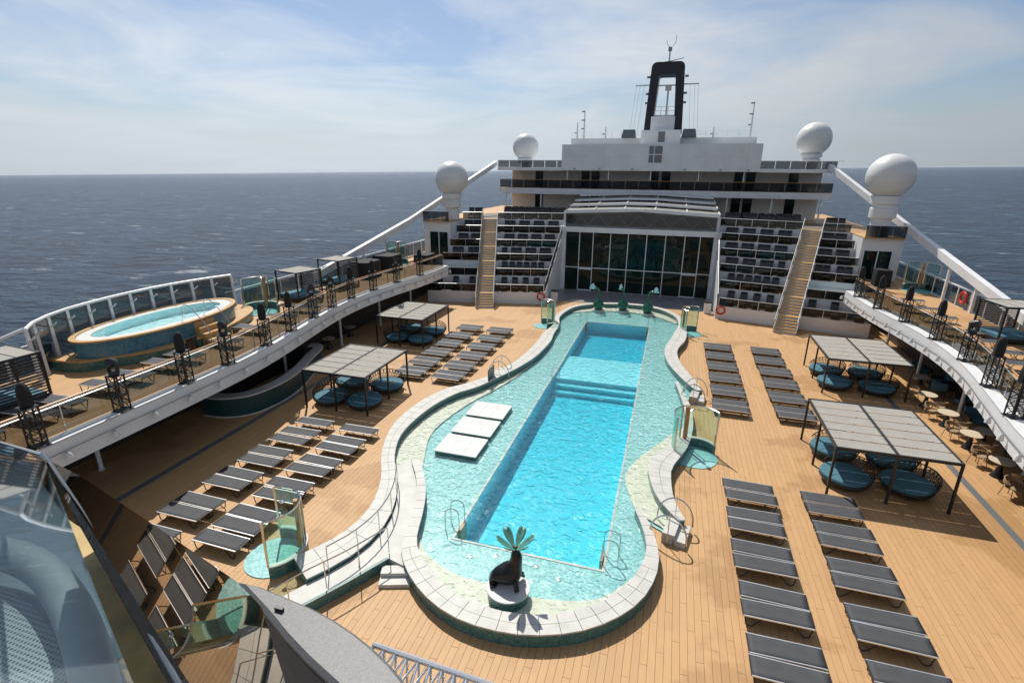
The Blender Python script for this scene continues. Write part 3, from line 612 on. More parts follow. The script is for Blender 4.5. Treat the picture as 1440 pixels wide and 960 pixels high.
for s_ in (-1, 1):
    for k in range(6):
        back = TD if k < 5 else 8.0
        xo = 18.35
        q = [(7.6, front(7.6,k)), (xo, front(xo,k)), (xo, front(xo,k)+back), (7.6, front(7.6,k)+back)]
        MB().prism([(s_*x, y) for x, y in q], 0 if k < 2 else TZ[k]-1.6, TZ[k]).build('tier_block', WHITE, am)
        q2 = [(7.62, front(7.62,k)+.06), (xo-.02, front(xo,k)+.06), (xo-.02, front(xo,k)+back), (7.62, front(7.62,k)+back)]
        MB().prism([(s_*x, y) for x, y in q2], TZ[k]+.002, TZ[k]+.02).build('tier_floor', TIERF, am)
        xi = xsolve(k, 0); xe = xsolve(k, SW)
        for a, b_, nm in ((7.7, xi-.06, 'inner'), (xe+.06, xo-.05, 'outer')):
            bl_ = thing('tier_balustrade', f'smoked glass balustrade on the {TIERW[k]} terrace tier, {nm} section on {SIDE[s_]}', 'balustrade')
            npn = max(2, round((b_-a)/1.5))
            for j in range(npn):
                u0, u1 = a+(b_-a)*j/npn, a+(b_-a)*(j+1)/npn
                MB().wall([(s_*(u0+.02), front(u0,k)+.08),(s_*(u1-.02), front(u1,k)+.08)], TZ[k]+.05, TZ[k]+.68, .014).build('glass_panel', DSMOKE, bl_)
                MB().box(s_*u0-.02, s_*u0+.02, front(u0,k)+.06, front(u0,k)+.10, TZ[k], TZ[k]+.68).build('post', ALU, bl_)
            MB().tube([(s_*a, front(a,k)+.08, TZ[k]+.70), (s_*b_, front(b_,k)+.08, TZ[k]+.70)], .025, 6).build('top_rail', ALU, bl_)
            MB().tube([(s_*a, front(a,k)+.20, TZ[k]+.66), (s_*b_, front(b_,k)+.20, TZ[k]+.66)], .022, 6).build('wood_rail', WOOD, bl_)
            if nm == 'outer' and k == 1: continue
            cnt = {'inner': [4,6,7,8,8,8][k], 'outer': [3,0,4,4,4,3][k]}[nm]
            for j in range(cnt):
                if nm == 'inner' and k in (0, 1) or nm == 'outer' and k == 0: u = a+.9+(b_-a-1.5)*j/(cnt-1)
                else:
                    u = a+.55+(b_-a-1.1)*(j+(.22 if j % 2 == 0 else -.05))/(cnt-.8)
                TL.place((s_*u, front(u,k)+1.02, TZ[k]+.02), s_*R(-13.5)*1.0, f'dark recliner, {ORD[j]} from the glass hall, {TIERW[k]} tier, {nm} section on {SIDE[s_]}', f'loungers on the {TIERW[k]} tier {nm} section of {SIDE[s_]}')
    # plunge pool on the second tier, outer section
    xe = xsolve(1, SW)+.35; pp = thing('plunge_pool', 'small raised plunge pool with pale shell on the terrace on '+SIDE[s_], 'pool')
    q = [(xe, front(xe,1)+.35), (18.2, front(18.2,1)+.35), (18.2, front(18.2,1)+1.65), (xe, front(xe,1)+1.7)]
    MB().wall([(s_*x, y) for x, y in q+[q[0]]], TZ[1]+.02, TZ[1]+.62, .18).build('shell', WHITE, pp)
    MB().prism([(s_*x, y) for x, y in q], TZ[1]+.03, TZ[1]+.10).build('basin', MOSA, pp)
    MB().prism([(s_*x, y) for x, y in q], TZ[1]+.40, TZ[1]+.42).build('water', WATER, pp)
    # stairs
    stt = thing('terrace_stairs', 'teak stairway with steel handrails climbing the terrace on '+SIDE[s_], 'stairs')
    ys = front(12.6,0)-TD; xs = sx_in(ys); dirv = Vector((0.29, 1.0)).normalized(); perp = Vector((dirv.y, -dirv.x))
    base = Vector((xs, ys)); tl = math.hypot(0.29, 1)*1.0
    zprev = 0.0; d = 0.0
    for k in range(6):
        rise = (TZ[k]-zprev)/6
        for j in range(6):
            tread = .255 if j < 5 else (TD*1.04-5*.255)
            p0 = base+dirv*d; p1 = base+dirv*(d+tread+.03); z1 = zprev+rise*(j+1)
            c = [p0, p0+perp*SW, p1+perp*SW, p1]
            MB().prism([(s_*p.x, p.y) for p in c], max(0, z1-.9), z1-.03).build('step_block', WARM, stt)
            c2 = [p0-dirv*.03, p0-dirv*.03+perp*SW, p1+perp*SW, p1]
            MB().prism([(s_*p.x, p.y) for p in c2], z1-.028, z1+.03).build('tread', CAP, stt)
            d += tread
        zprev = TZ[k]
    for off in (-.05, SW+.05):
        P0 = base+perp*off; pts = [(s_*(P0+dirv*t_).x, (P0+dirv*t_).y) for t_ in (0, d)]
        sl_ = [(s_*(P0+dirv*(d*i/6)).x, (P0+dirv*(d*i/6)).y) for i in range(7)]; zs = [0]+TZ
        MB().wall(sl_, [max(0, z-.5) for z in zs], [z+.22 for z in zs], .06).build('stringer', WHITE, stt)
        MB().tube([(p[0],p[1],z+1.02) for p, z in zip(sl_, zs)], .028, 6).build('handrail', WARM, stt, True)
        for p, z in zip(sl_, zs): MB().tube([(p[0],p[1],z),(p[0],p[1],z+1.02)], .02, 6).build('rail_post', ALU, stt)
        MB().wall(sl_, [z+.25 for z in zs], [z+.92 for z in zs], .012).build('glass_panel', SMOKE, stt)
    # sloped inner parapet beside the glass hall
    par = thing('sloped_parapet', 'white side wall with sloping dark glass rail beside the glass hall on '+SIDE[s_], 'wall')
    yy = [front(7.6,0)+TD*k for k in range(5)]
    MB().wall([(s_*7.55, y) for y in yy], 0.0, [1.15,2.3,3.5,4.7,5.8], .08).build('side_wall', WHITE, par)
    MB().wall([(s_*7.55, y) for y in yy], [1.18,2.33,3.53,4.73,5.83], [2.1,3.25,4.45,5.65,6.75], .02).build('glass_rail', SMOKE, par)
    MB().tube([(s_*7.55, y, z) for y, z in zip(yy, [2.12,3.27,4.47,5.67,6.77])], .03, 6).build('cap_rail', ALU, par)
    rb_ = MB().tube([(.33*math.cos(2*math.pi*i/20), 0, .33*math.sin(2*math.pi*i/20)) for i in range(20)], .075, 8, True).build('life_ring', RED, None, True)
    rb_.location = (s_*7.9, front(7.9,0)-.10, .75); tag(rb_, 'red life ring hung on the terrace end wall on '+SIDE[s_], 'life ring', 'life rings by the terrace')
    bn_ = thing('waste_bin', 'white waste bin with dark lid beside the glass hall on '+SIDE[s_], 'bin', (s_*6.95, 48.3, .012))
    MB().box(-.28,.28,-.28,.28,0,.95).build('body', WHITE, bn_); MB().box(-.3,.3,-.3,.3,.95,1.08).build('lid', BLACK, bn_)
    # deck house with doors at the back of the side deck
    dh = thing('deck_house', 'white deck house with dark glass sliding doors behind the upper deck on '+SIDE[s_], 'deck house')
    MB().box(*sorted((s_*18.36, s_*21.3)), 50.0, 56, UZ, 6.9).build('wall', WHITE, dh)
    for k in range(2): MB().box(*sorted((s_*(18.65+1.02*k), s_*(19.6+1.02*k))), 49.95, 49.99, UZ+.06, 5.9).build('glass_door', DGLASS, dh)
    for x in (18.6, 19.63, 20.65): MB().box(*sorted((s_*(x-.04), s_*(x+.04))), 49.9, 49.99, UZ, 5.95).build('door_frame', WHITE, dh)
TOPZ = 7.0
top = struct(MB().box(-21.3, -18.36, 49.7, 56, 6.9, TOPZ).box(18.36, 21.3, 49.7, 56, 6.9, TOPZ).box(-21.3, 21.3, 56.0, 76, 6.72, TOPZ-.004).build('sun_deck', TEAKS))
for s_ in (-1, 1):
    b = thing('sun_deck_rail', 'smoked glass rail in front of the big radome on '+SIDE[s_], 'railing')
    for j in range(3):
        x0, x1 = 18.4+.95*j, 19.33+.95*j; MB().box(*sorted((s_*x0, s_*x1)), 49.72, 49.735, TOPZ, TOPZ+.95).build('glass_panel', DSMOKE, b)
    MB().box(*sorted((s_*18.4, s_*21.3)), 49.70, 49.76, TOPZ+.95, TOPZ+1.0).build('top_rail', ALU, b)

# ------------------------------------------------------------------ radomes
def radome(x, y, zc, r, zb, label):
    t = thing('radome', label, 'radome', (x, y, zb))
    s = MB(); pr = []
    for i in range(25):
        a = -math.pi/2+math.pi*i/24; pr.append((max(.02, r*math.cos(a)), zc-zb+r*math.sin(a)))
    s.lathe(pr, 40).build('dome', RADO, t, True)
    MB().lathe([(r*1.003, zc-zb-.015),(r*1.003, zc-zb+.015)], 40).build('seam_band', WARM, t)
    h = zc-zb-r*.93
    MB().lathe([(r*.42,0),(r*.42,h*.45),(r*.56,h*.5),(r*.56,h*.72),(r*.50,h*.74),(r*.50,h*.82),(r*.60,h*.85),(r*.62,h+.12)], 28).build('pedestal', WHITE, t, True)
radome(-19.2, 52.6, 11.1, 1.72, TOPZ, 'large white radome on a stepped pedestal above the deck house on the bar side')
radome(19.55, 50.6, 11.74, 1.72, TOPZ, 'large white radome on a stepped pedestal above the deck house on the cafe side')
radome(-15.4, 67.5, 14.75, 1.6, 12.3, 'smaller white radome on the high wing deck on the bar side')
radome(16.4, 64.5, 15.25, 1.66, 12.3, 'smaller white radome on the high wing deck on the cafe side')

# ------------------------------------------------------------------ superstructure
ss = thing('superstructure', 'white ship superstructure with balcony deck and blank upper block behind the terrace', 'building')
MB().box(-17, 18.4, 62.0, 65.5, 9.35, 10.0).build('balcony_slab', WHITE, ss)
MB().box(-17, 18.4, 62.2, 65.5, 10.002, 10.02).build('balcony_floor', TEAKS, ss)
MB().box(-16.5, 18.0, 65.5, 66.5, TOPZ, 12.1).build('back_wall', WARM, ss)
for x in (-13.5, -7.8, -6.6, 0.2, 1.5, 9.3, 10.5, 14.8):
    MB().box(x, x+.95, 65.42, 65.49, 10.02, 12.0).build('balcony_door', DGLASS, ss)
    MB().box(x, x+.95, 65.42, 65.49, TOPZ+.02, 9.2).build('lower_door', DGLASS, ss)
for x in (-16.3, -12, -5, 1.2, 6.0, 8.6, 13, 17.6): MB().box(x-.07, x+.07, 62.3, 62.44, TOPZ, 9.35).build('post', WHITE, ss)
for x in (-8.9, -4.2, 0.4, 5.4, 9.9): MB().box(x-.05, x+.05, 62.1, 62.2, 10.02, 11.98).build('slim_post', WHITE, ss)
x = -17.0
while x < 18.3:
    MB().box(x+.02, x+1.44, 62.05, 62.065, 10.05, 10.92).build('glass_panel', DSMOKE, ss); x += 1.475
MB().box(-17, 18.4, 62.02, 62.09, 10.93, 10.98).build('balcony_rail', WOOD, ss)
for x in (-15.4,-13.1,-10.9,-8.3, 12.0,13.6,15.0,16.4):
    d_ = MB().lathe([(.14,0),(.14,.04),(.1,.06)], 12); o = d_.build('down_light', WHITE, ss); o.rotation_euler = (R(90),0,0); o.location = (x, 62.0, 9.7)
MB().box(-9.5, 11.3, 61.6, 74, 12.0, 14.75).build('upper_block', WHITE, ss)
MB().box(-9.3, 11.1, 65.8, 74, 14.75, 15.6).build('upper_parapet', WHITE, ss)
for x in (-7.1, -4.7, -2.3, 3.4, 5.8, 8.2, 10.0): MB().box(x-.012, x+.012, 61.585, 61.6, 12.05, 14.7).build('plate_seam', WARM, ss)
MB().box(-9.4, 11.2, 61.585, 61.6, 13.36, 13.38).build('plate_seam', WARM, ss)
for x in (-8, -5.2, -1.6, 3.9, 7.5, 10.2): MB().lathe([(.10,0),(.12,.06),(.05,.12)], 10, (x, 61.5, 12.12)).build('deck_lamp', GREY, ss)
for x in [-9.2+1.15*i for i in range(18)]: MB().tube([(x,65.9,15.6),(x,65.9,16.25)], .018, 5).build('roof_rail_post', WHITE, ss)
for z in (15.95, 16.25): MB().tube([(-9.2,65.9,z),(-1.2,65.9,z)], .014, 5).build('roof_rail', WHITE, ss); MB().tube([(3.2,65.9,z),(10.4,65.9,z)], .014, 5).build('roof_rail', WHITE, ss)
for s_, x0, x1 in ((-1, -17.2, -9.5), (1, 11.3, 18.9)):
    MB().box(x0, x1, 61.8, 72, 11.95, 12.28).build('wing_slab', WHITE, ss)
    x = x0
    while x < x1-.5:
        MB().box(x+.02, min(x+1.4, x1)-.02, 61.9, 61.915, 12.30, 13.05).build('wing_glass', DSMOKE, ss); x += 1.42
    MB().box(x0, x1, 61.88, 61.94, 13.05, 13.10).build('wing_rail', ALU, ss)
MB().prism([(-1.1,64.0),(3.1,64.0),(3.1,73),(-1.1,73)], 14.752, 16.3).build('tower_base', WHITE, ss)
MB().box(-.3, 2.3, 66.5, 72, 16.3, 17.9).build('tower_box', WHITE, ss)
for a, b_, z0_, z1_, y in ((.05,.55,13.75,14.55,61.6), (.65,1.45,13.75,14.55,61.6), (.05,.55,12.85,13.65,61.6), (.65,1.45,12.85,13.65,61.6), (.75,1.5,15.05,16.15,64.0)):
    v = MB().box(a, b_, y-.03, y-.004, z0_, z1_).build('vent', GREY, ss)
    n_ = int((z1_-z0_)/.1)
    for j in range(n_): MB().box(a+.03, b_-.03, y-.045, y-.03, z0_+.03+.1*j, z0_+.09+.1*j).build('louvre', GRATE, v)
for x in (-3.4, 3.2): MB().add([(x,65.2,15.62),(x+1.6,65.2,15.62),(x+1.45,65.7,16.5),(x+.15,65.7,16.5),(x,66.6,15.62),(x+1.6,66.6,15.62),(x+1.45,66.5,16.5),(x+.15,66.5,16.5)], [(0,1,2,3),(1,5,6,2),(5,4,7,6),(4,0,3,7),(3,2,6,7)]).build('vent_hood', GRATE, ss)
# funnel
fn = thing('funnel', 'black open arched funnel frame on top of the superstructure', 'funnel')
def arch(w0, w1, h, rr): 
    pts = [(-w0, 0), (-w1, h-rr)]
    for i in range(1, 8): a = math.pi/2*i/8; pts.append((-w1+rr*(1-math.cos(a)), h-rr+rr*math.sin(a)))
    pts += [(-w1+rr, h), (w1-rr, h)]
    for i in range(1, 8): a = math.pi/2*i/8; pts.append((w1-rr+rr*math.sin(a), h-rr+rr*math.cos(a)))
    return pts+[(w1, h-rr), (w0, 0)]
oo, ii = arch(2.2, 1.85, 7.6, .6), arch(1.28, .92, 6.3, .25)
F = MB(); k = len(oo)
for y in (69.0, 71.6):
    F.v += [(1.0+p[0], y, 16.3+p[1]) for p in oo] + [(1.0+p[0], y, 16.3+p[1]) for p in ii]
for i in range(k-1):
    F.f += [(i,i+1,k+i+1,k+i), (2*k+i+1,2*k+i,3*k+i,3*k+i+1), (i+1,i,2*k+i,2*k+i+1), (k+i,k+i+1,3*k+i+1,3*k+i)]
F.f += [(0,k,3*k,2*k), (k-1,3*k-1,4*k-1,2*k-1)]
F.build('arch', NAVYB, fn)
MB().box(-.3, 2.3, 69.3, 71.2, 18.1, 18.3).build('platform', WHITE, fn)
for x in (-.2, .6, 1.4, 2.2): MB().tube([(x,69.3,18.3),(x,69.3,19.2)], .03, 5).build('platform_post', WHITE, fn)
for z in (18.75, 19.2): MB().tube([(-.2,69.3,z),(2.2,69.3,z)], .025, 5).build('platform_rail', WHITE, fn)
MB().tube(spline([(-.2,69.6,16.9),(.4,69.6,17.6),(1,69.6,17.85),(1.6,69.6,17.6),(2.2,69.6,16.9)], .3), .09, 6).build('brace_arc', BLACK, fn)
MB().tube([(1.2,70,18.3),(1.2,70,21.2)], .10, 8).build('radar_mast', WHITE, fn); MB().box(.85, 1.55, 69.8, 70.2, 21.0, 21.5).build('radar_gearbox', WARM, fn); MB().box(-.3, 2.3, 69.9, 70.1, 21.5, 21.62).build('radar_scanner', WHITE, fn)
MB().tube([(1,70.3,23.9),(1,70.3,25.4)], .09, 8).build('top_mast', WHITE, fn); MB().box(.8,1.2,70.1,70.5,25.2,25.6).build('mast_light', GREY, fn)
MB().tube([(-.5,70.3,24.0),(1,70.3,24.15),(2.6,70.3,24.45)], .06, 6).build('top_spar', WARM, fn)
MB().tube(spline([(1,70.3,25.5),(.6,70.3,26.0),(.55,70.3,26.3)], .1), .03, 5).build('antenna', GREY, fn); MB().tube(spline([(1,70.3,25.5),(1.5,70.3,26.0),(1.6,70.3,26.8)], .1), .03, 5).build('antenna', GREY, fn)
for s_ in (-1, 1):
    MB().box(*sorted((1+s_*1.9, 1+s_*3.6)), 70.1, 70.3, 21.6, 21.72).build('yard_arm', WARM, fn)
    for z in (19.6, 20.6, 22.4): MB().box(*sorted((1+s_*1.95, 1+s_*2.35)), 70.0, 70.3, z, z+.22).build('side_lamp', GREY, fn)
    for q in (2.6, 3.1, 3.5): MB().tube([(1+s_*q,70.2,21.6),(1+s_*(q+.5),70.2,15.7)], .012, 4).build('stay_wire', GREY, fn)
def mast(x, y, z, h, label, lamps):
    t = thing('signal_mast', label, 'mast', (x, y, z)); MB().tube([(0,0,0),(0,0,h)], [.12,.06], 8).build('pole', WHITE, t, True)
    for i in range(lamps): MB().box(-.35, .05, -.08, .08, h*(.35+.6*i/max(1, lamps-1))-.05, h*(.35+.6*i/max(1, lamps-1))+.08).build('lamp_arm', GREY, t)
mast(-7.9, 66.3, 15.6, 3.1, 'white signal mast with side lamps on the roof on the bar side', 3); mast(10.4, 66.3, 15.6, 3.6, 'white signal mast with side lamps on the roof on the cafe side', 3)
mast(-8.7, 66.3, 15.6, 1.8, 'thin short pole aerial beside the signal mast', 1); mast(-5.35, 66.3, 15.6, 1.3, 'short roof aerial with a round lamp between mast and vent hood', 1); mast(6.6, 66.3, 15.6, 1.1, 'short roof aerial beyond the vent hood', 1)
# stored loungers on the sun deck under the balcony, dark rows
for s_ in (-1, 1):
    for i in range(9):
        for j in range(2):
            x = s_*(8.6+i*.78)
            TL.place((x, 57.3+2.2*j, TOPZ), 0 if j == 0 else R(180), 'dark recliner, '+ORD[i]+' from the hall, '+('front' if j == 0 else 'back')+' row under the balcony on '+SIDE[s_], 'loungers under the balcony on '+SIDE[s_])

# ------------------------------------------------------------------ glass hall
gh = thing('glass_hall', 'glass fronted pool hall with white frame and stepped retractable roof', 'building')
HX, HY = 7.65, 54.0
MB().box(-HX, -HX+.45, HY-.1, HY+.35, 0, 6.5).box(HX-.45, HX, HY-.1, HY+.35, 0, 6.5).build('corner_pier', WHITE, gh)
MB().box(-HX-.15, HX+.15, HY-.3, HY+.6, 6.05, 6.55).build('lintel', WHITE, gh)
xs_ = [-7.2, -5.75, -4.35, -2.6, -.85, .95, 2.75, 4.55, 5.95, 7.2]
for i in range(9):
    MB().box(xs_[i]+.04, xs_[i+1]-.04, HY+.05, HY+.08, 2.45, 6.0).build('upper_pane', DGLASS, gh)
    MB().box(xs_[i]+.04, xs_[i+1]-.04, HY+.05, HY+.08, .06, 2.35).build('lower_pane', DGLASS, gh)
for x in xs_: MB().box(x-.04, x+.04, HY-.02, HY+.12, 0, 6.05).build('mullion', WHITE, gh)
MB().box(-7.2, 7.2, HY-.015, HY+.115, 2.36, 2.44).build('transom', WHITE, gh)
for x0, x1 in ((-5.75,-4.35), (4.55,5.95)):
    MB().box(x0, x1, HY-.06, HY-.02, 2.22, 2.36).box(x0, x1, HY-.06, HY-.02, 0, .12).build('door_rail', WHITE, gh)
MB().box(-7.6, 7.6, HY+.3, HY+10, 0, .02).build('hall_floor', FLOORG, gh)
for s_ in (-1, 1): MB().box(*sorted((s_*7.3, s_*7.55)), HY+.36, HY+11.3, 0, 8.0).build('hall_side', WHITE, gh)
# clerestory with truss
cl = MB(); cl.add([(-7.3,HY+.1,6.6),(7.3,HY+.1,6.6),(7.3,HY+.1,7.85),(0,HY+.1,8.2),(-7.3,HY+.1,7.85)], [(0,1,2,3,4)]); cl.build('clerestory_glass', SMOKE, gh)
MB().box(-7.2, 7.2, HY+1.6, HY+1.7, 6.5, 7.9).build('clerestory_back', TEALP, gh)
tr_ = MB(); nb_ = 14
for i in range(nb_):
    x0, x1 = -7.1+14.2*i/nb_, -7.1+14.2*(i+1)/nb_; z = (6.7, 7.8)
    tr_.tube([(x0,HY+.5,z[i % 2]),(x1,HY+.5,z[1-i % 2])], .05, 5)
tr_.tube([(-7.2,HY+.5,6.7),(7.2,HY+.5,6.7)], .06, 5); tr_.tube([(-7.2,HY+.5,7.75),(0,HY+.5,8.05),(7.2,HY+.5,7.75)], .06, 5)
tr_.build('roof_truss', GREY, gh)
MB().add([(-7.5,HY-.05,7.85),(0,HY-.05,8.2),(7.5,HY-.05,7.85),(7.5,HY-.05,8.02),(0,HY-.05,8.38),(-7.5,HY-.05,8.02),(-7.5,HY+.4,7.85),(0,HY+.4,8.2),(7.5,HY+.4,7.85),(7.5,HY+.4,8.02),(0,HY+.4,8.38),(-7.5,HY+.4,8.02)],
         [(0,1,4,5),(1,2,3,4),(7,6,11,10),(8,7,10,9),(5,4,10,11),(4,3,9,10),(0,6,7,1),(1,7,8,2),(0,5,11,6),(2,8,9,3)]).build('gable_beam', WHITE, gh)
for r_ in range(4):
    y0, y1 = HY+.1+2.35*r_, HY+.1+2.35*(r_+1); zb = 8.03+.42*r_; hw = 7.45-.12*r_
    for c in range(5):
        xa, xb = -hw+2*hw*c/5, -hw+2*hw*(c+1)/5
        zz_ = lambda x: zb+.36*(1-abs(x)/hw)
        q = [(xa+.06,y0,zz_(xa)),(xb-.06,y0,zz_(xb)),(xb-.06,y1,zz_(xb)+.12),(xa+.06,y1,zz_(xa)+.12)]
        MB().add([(p[0],p[1],p[2]) for p in q]+[(p[0],p[1],p[2]+.06) for p in q], [(3,2,1,0),(4,5,6,7),(0,1,5,4),(1,2,6,5),(2,3,7,6),(3,0,4,7)]).build('roof_panel', ROOFP, gh)
        MB().rbar((xb,y0,zz_(xb)+.06),(xb,y1,zz_(xb)+.18),.12,.16).build('roof_rib', WARM, gh)
    fr_ = MB()
    for c in range(5):
        xa, xb = -hw+2*hw*c/5, -hw+2*hw*(c+1)/5; fr_.rbar((xa,y0-.04,zz_(xa)+.02),(xb,y0-.04,zz_(xb)+.02),.10,.2)
    fr_.build('roof_step_beam', WHITE, gh)
for i, x in enumerate((-4.0, 0.2, 3.4)):
    t = thing('stage_light', 'small dark stage light under the hall lintel, '+('bar side', 'middle', 'cafe side')[i]+' one', 'light', (x, HY-.45, 5.85), 0, 'stage lights on the hall lintel'); MB().box(-.12,.12,-.1,.1,-.12,.12).build('housing', BLACK, t); MB().tube([(0,0,.1),(0,.15,.3)], .02, 5).build('bracket', GREY, t)

# ------------------------------------------------------------------ sun loungers on the main deck (flat beds, long side across the ship)
def bed_proto():
    t = thing('sun_lounger', 'flat grey mesh lounger', 'sun lounger')
    for y in (-.31, .31): MB().rbar((-.90,y,.35),(.90,y,.35),.03,.035).build('side_rail', ALU, t)
    for x in (-.90, .90): MB().rbar((x,-.31,.35),(x,.31,.35),.03,.03).build('end_rail', BLACK, t)
    s = MB(); nx = 12
    for i in range(nx+1):
        x = -.885+1.77*i/nx
        for j in range(5):
            y = -.295+.59*j/4; s.v.append((x, y, .362-.014*math.sin(math.pi*j/4)-.004*math.sin(i*1.7)))
    for i in range(nx):
        for j in range(4): s.f.append((i*5+j, (i+1)*5+j, (i+1)*5+j+1, i*5+j+1))
    so_ = s.build('sling', MESH, t, True); md = so_.modifiers.new('th', 'SOLIDIFY'); md.thickness = .008
    for y in (-.29, .29):
        for sx in (-1, 1):
            MB().tube([(sx*.86,y,.34),(sx*.80,y,.05),(sx*.72,y,.012),(sx*.62,y,.05),(sx*.40,y,.33)], .018, 5).build('leg', BLACK, t, True)
    for x in (-.3, .3): MB().rbar((x,-.30,.33),(x,.30,.33),.025,.02).build('cross_bar', BLACK, t)
    return Proto(t)
BED = bed_proto()
def beds(xc, ys, label, group):
    for i, y in enumerate(sorted(ys, reverse=True)):
        BED.place((xc+random.uniform(-.035,.035), y+random.uniform(-.02,.02), 0), R(random.uniform(-1.4,1.4)), label.replace('flat grey mesh lounger', 'grey lounger, '+ORD[i]+' from terrace,'), group)
def pairs(tops, wd=.70): return [v for t in tops for v in (t-wd*.5, t-wd*1.5)]
PT = [19.90, 18.03, 16.13, 14.17, 12.25, 10.35]
beds(7.13, pairs(PT), 'flat grey mesh lounger in the inner row along the lagoon, cafe side', 'near loungers beside the pool on the cafe side')
beds(9.92, pairs(PT), 'flat grey mesh lounger in the outer near row, cafe side', 'near loungers before the cafe side pergola')
PF = [38.2-2.03*i for i in range(6)]
beds(7.15, pairs(PF, .72), 'flat grey mesh lounger in the inner far block, cafe side', 'far loungers beside the lagoon steps')
beds(10.2, pairs(PF, .72), 'flat grey mesh lounger in the outer far block, cafe side', 'far loungers beside the far cafe side pergola')
yE = [19.1, 18.04, 17.28, 16.16, 15.42, 14.34, 13.68, 12.46, 11.76, 10.6, 9.9, 8.8, 8.1]
beds(-12.35, yE, 'flat grey mesh lounger in the near row along the drain grate, bar side', 'loungers along the drain grate before the bar')
yF = [19.06, 17.94, 17.24, 16.15, 15.42, 14.33, 13.6, 12.43, 11.74, 10.98, 9.6, 8.9]
beds(-9.9, yF, 'flat grey mesh lounger in the row along the pool ramp on the bar side', 'loungers along the pool ramp')
PG = [27.45, 29.2, 31.1, 33.05, 35.0, 37.1]
beds(-11.05, pairs(PG, .72), 'flat grey mesh lounger in the outer far block, bar side', 'far loungers before the bar side pergola')
beds(-8.6, pairs(PG, .72), 'flat grey mesh lounger in the inner far block, bar side', 'far loungers beside the lagoon wall')
# the same lounger on the upper decks
for i, y in enumerate([8.2, 9.4, 11.0, 12.0, 13.6, 14.7, 16.2, 17.3, 19.6, 21.8, 24.2, 26.4]):
    BED.place((-17.55 if y < 20 else -18.0, y, UZ), R(4), 'flat grey lounger, '+ORD[11-i]+' from the terrace end, on the upper deck by the whirlpool', 'loungers on the upper deck by the whirlpool')
for i, y in enumerate([24.5, 26.2, 28.0, 29.8, 31.6, 33.4, 36.4, 38.6, 41]):
    BED.place((19.1, y, UZ), R(-4), 'flat grey lounger, '+ORD[8-i]+' from the terrace end, on the upper deck, cafe side', 'loungers on the upper deck on the cafe side')

# ------------------------------------------------------------------ pergolas with round daybeds
def pergola(x0, x1, y0, y1, label):
    t = thing('pergola', label, 'pergola', ((x0+x1)/2, (y0+y1)/2, 0)); a, b = (x1-x0)/2, (y1-y0)/2; H_ = 2.12
    for x in (-a+.04, 0, a-.04):
        for y in (-b+.04, b-.04): MB().box(x-.04, x+.04, y-.04, y+.04, 0, H_-.1).build('post', BLACK, t)
    for x in (-a+.04, a-.04): MB().box(x-.04, x+.04, -.04, .04, 0, H_-.1).build('post', BLACK, t)
    MB().box(-a,a,-b,-b+.08,H_-.1,H_).box(-a,a,b-.08,b,H_-.1,H_).box(-a,-a+.08,-b+.08,b-.08,H_-.1,H_).box(a-.08,a,-b+.08,b-.08,H_-.1,H_).build('roof_frame', BLACK, t)
    MB().box(-.05,.05,-b+.08,b-.08,H_-.1,H_+.01).build('ridge_bar', BLACK, t)
    n = 6; Lh = 2*b-.16
    for i in range(n):
        ya, yb = -b+.08+Lh*i/n, -b+.08+Lh*(i+1)/n
        if i: MB().box(-a+.08,a-.08,ya-.025,ya+.025,H_-.09,H_-.03).build('cross_bar', BLACK, t)
        for xa, xb in ((-a+.085,-.055),(.055,a-.085)):
            s = MB(); m_ = 8
            for k in range(m_+1):
                x = xa+(xb-xa)*k/m_; sg = -.022*math.sin(math.pi*k/m_)*random.uniform(.7,1.3)
                s.v += [(x,ya+.035,H_-.02),(x,(ya+yb)/2,H_-.02+sg),(x,yb-.035,H_-.02)]
            for k in range(m_): s.f += [(3*k,3*k+3,3*k+4,3*k+1),(3*k+1,3*k+4,3*k+5,3*k+2)]
            s.build('canvas_panel', CANVAS, t, True)
    return t
pergola(10.07, 14.2, 20.45, 25.15, 'black framed pergola with greige canvas roof nearest the cafe tables')
pergola(12.38, 16.55, 31.55, 36.35, 'black framed pergola with greige canvas roof before the terrace stairs on the cafe side')
pergola(-14.35, -10.62, 21.0, 25.45, 'black framed pergola with greige canvas roof beside the bar counter')
pergola(-16.3, -12.6, 31.45, 36.0, 'black framed pergola with greige canvas roof before the terrace stairs on the bar side')
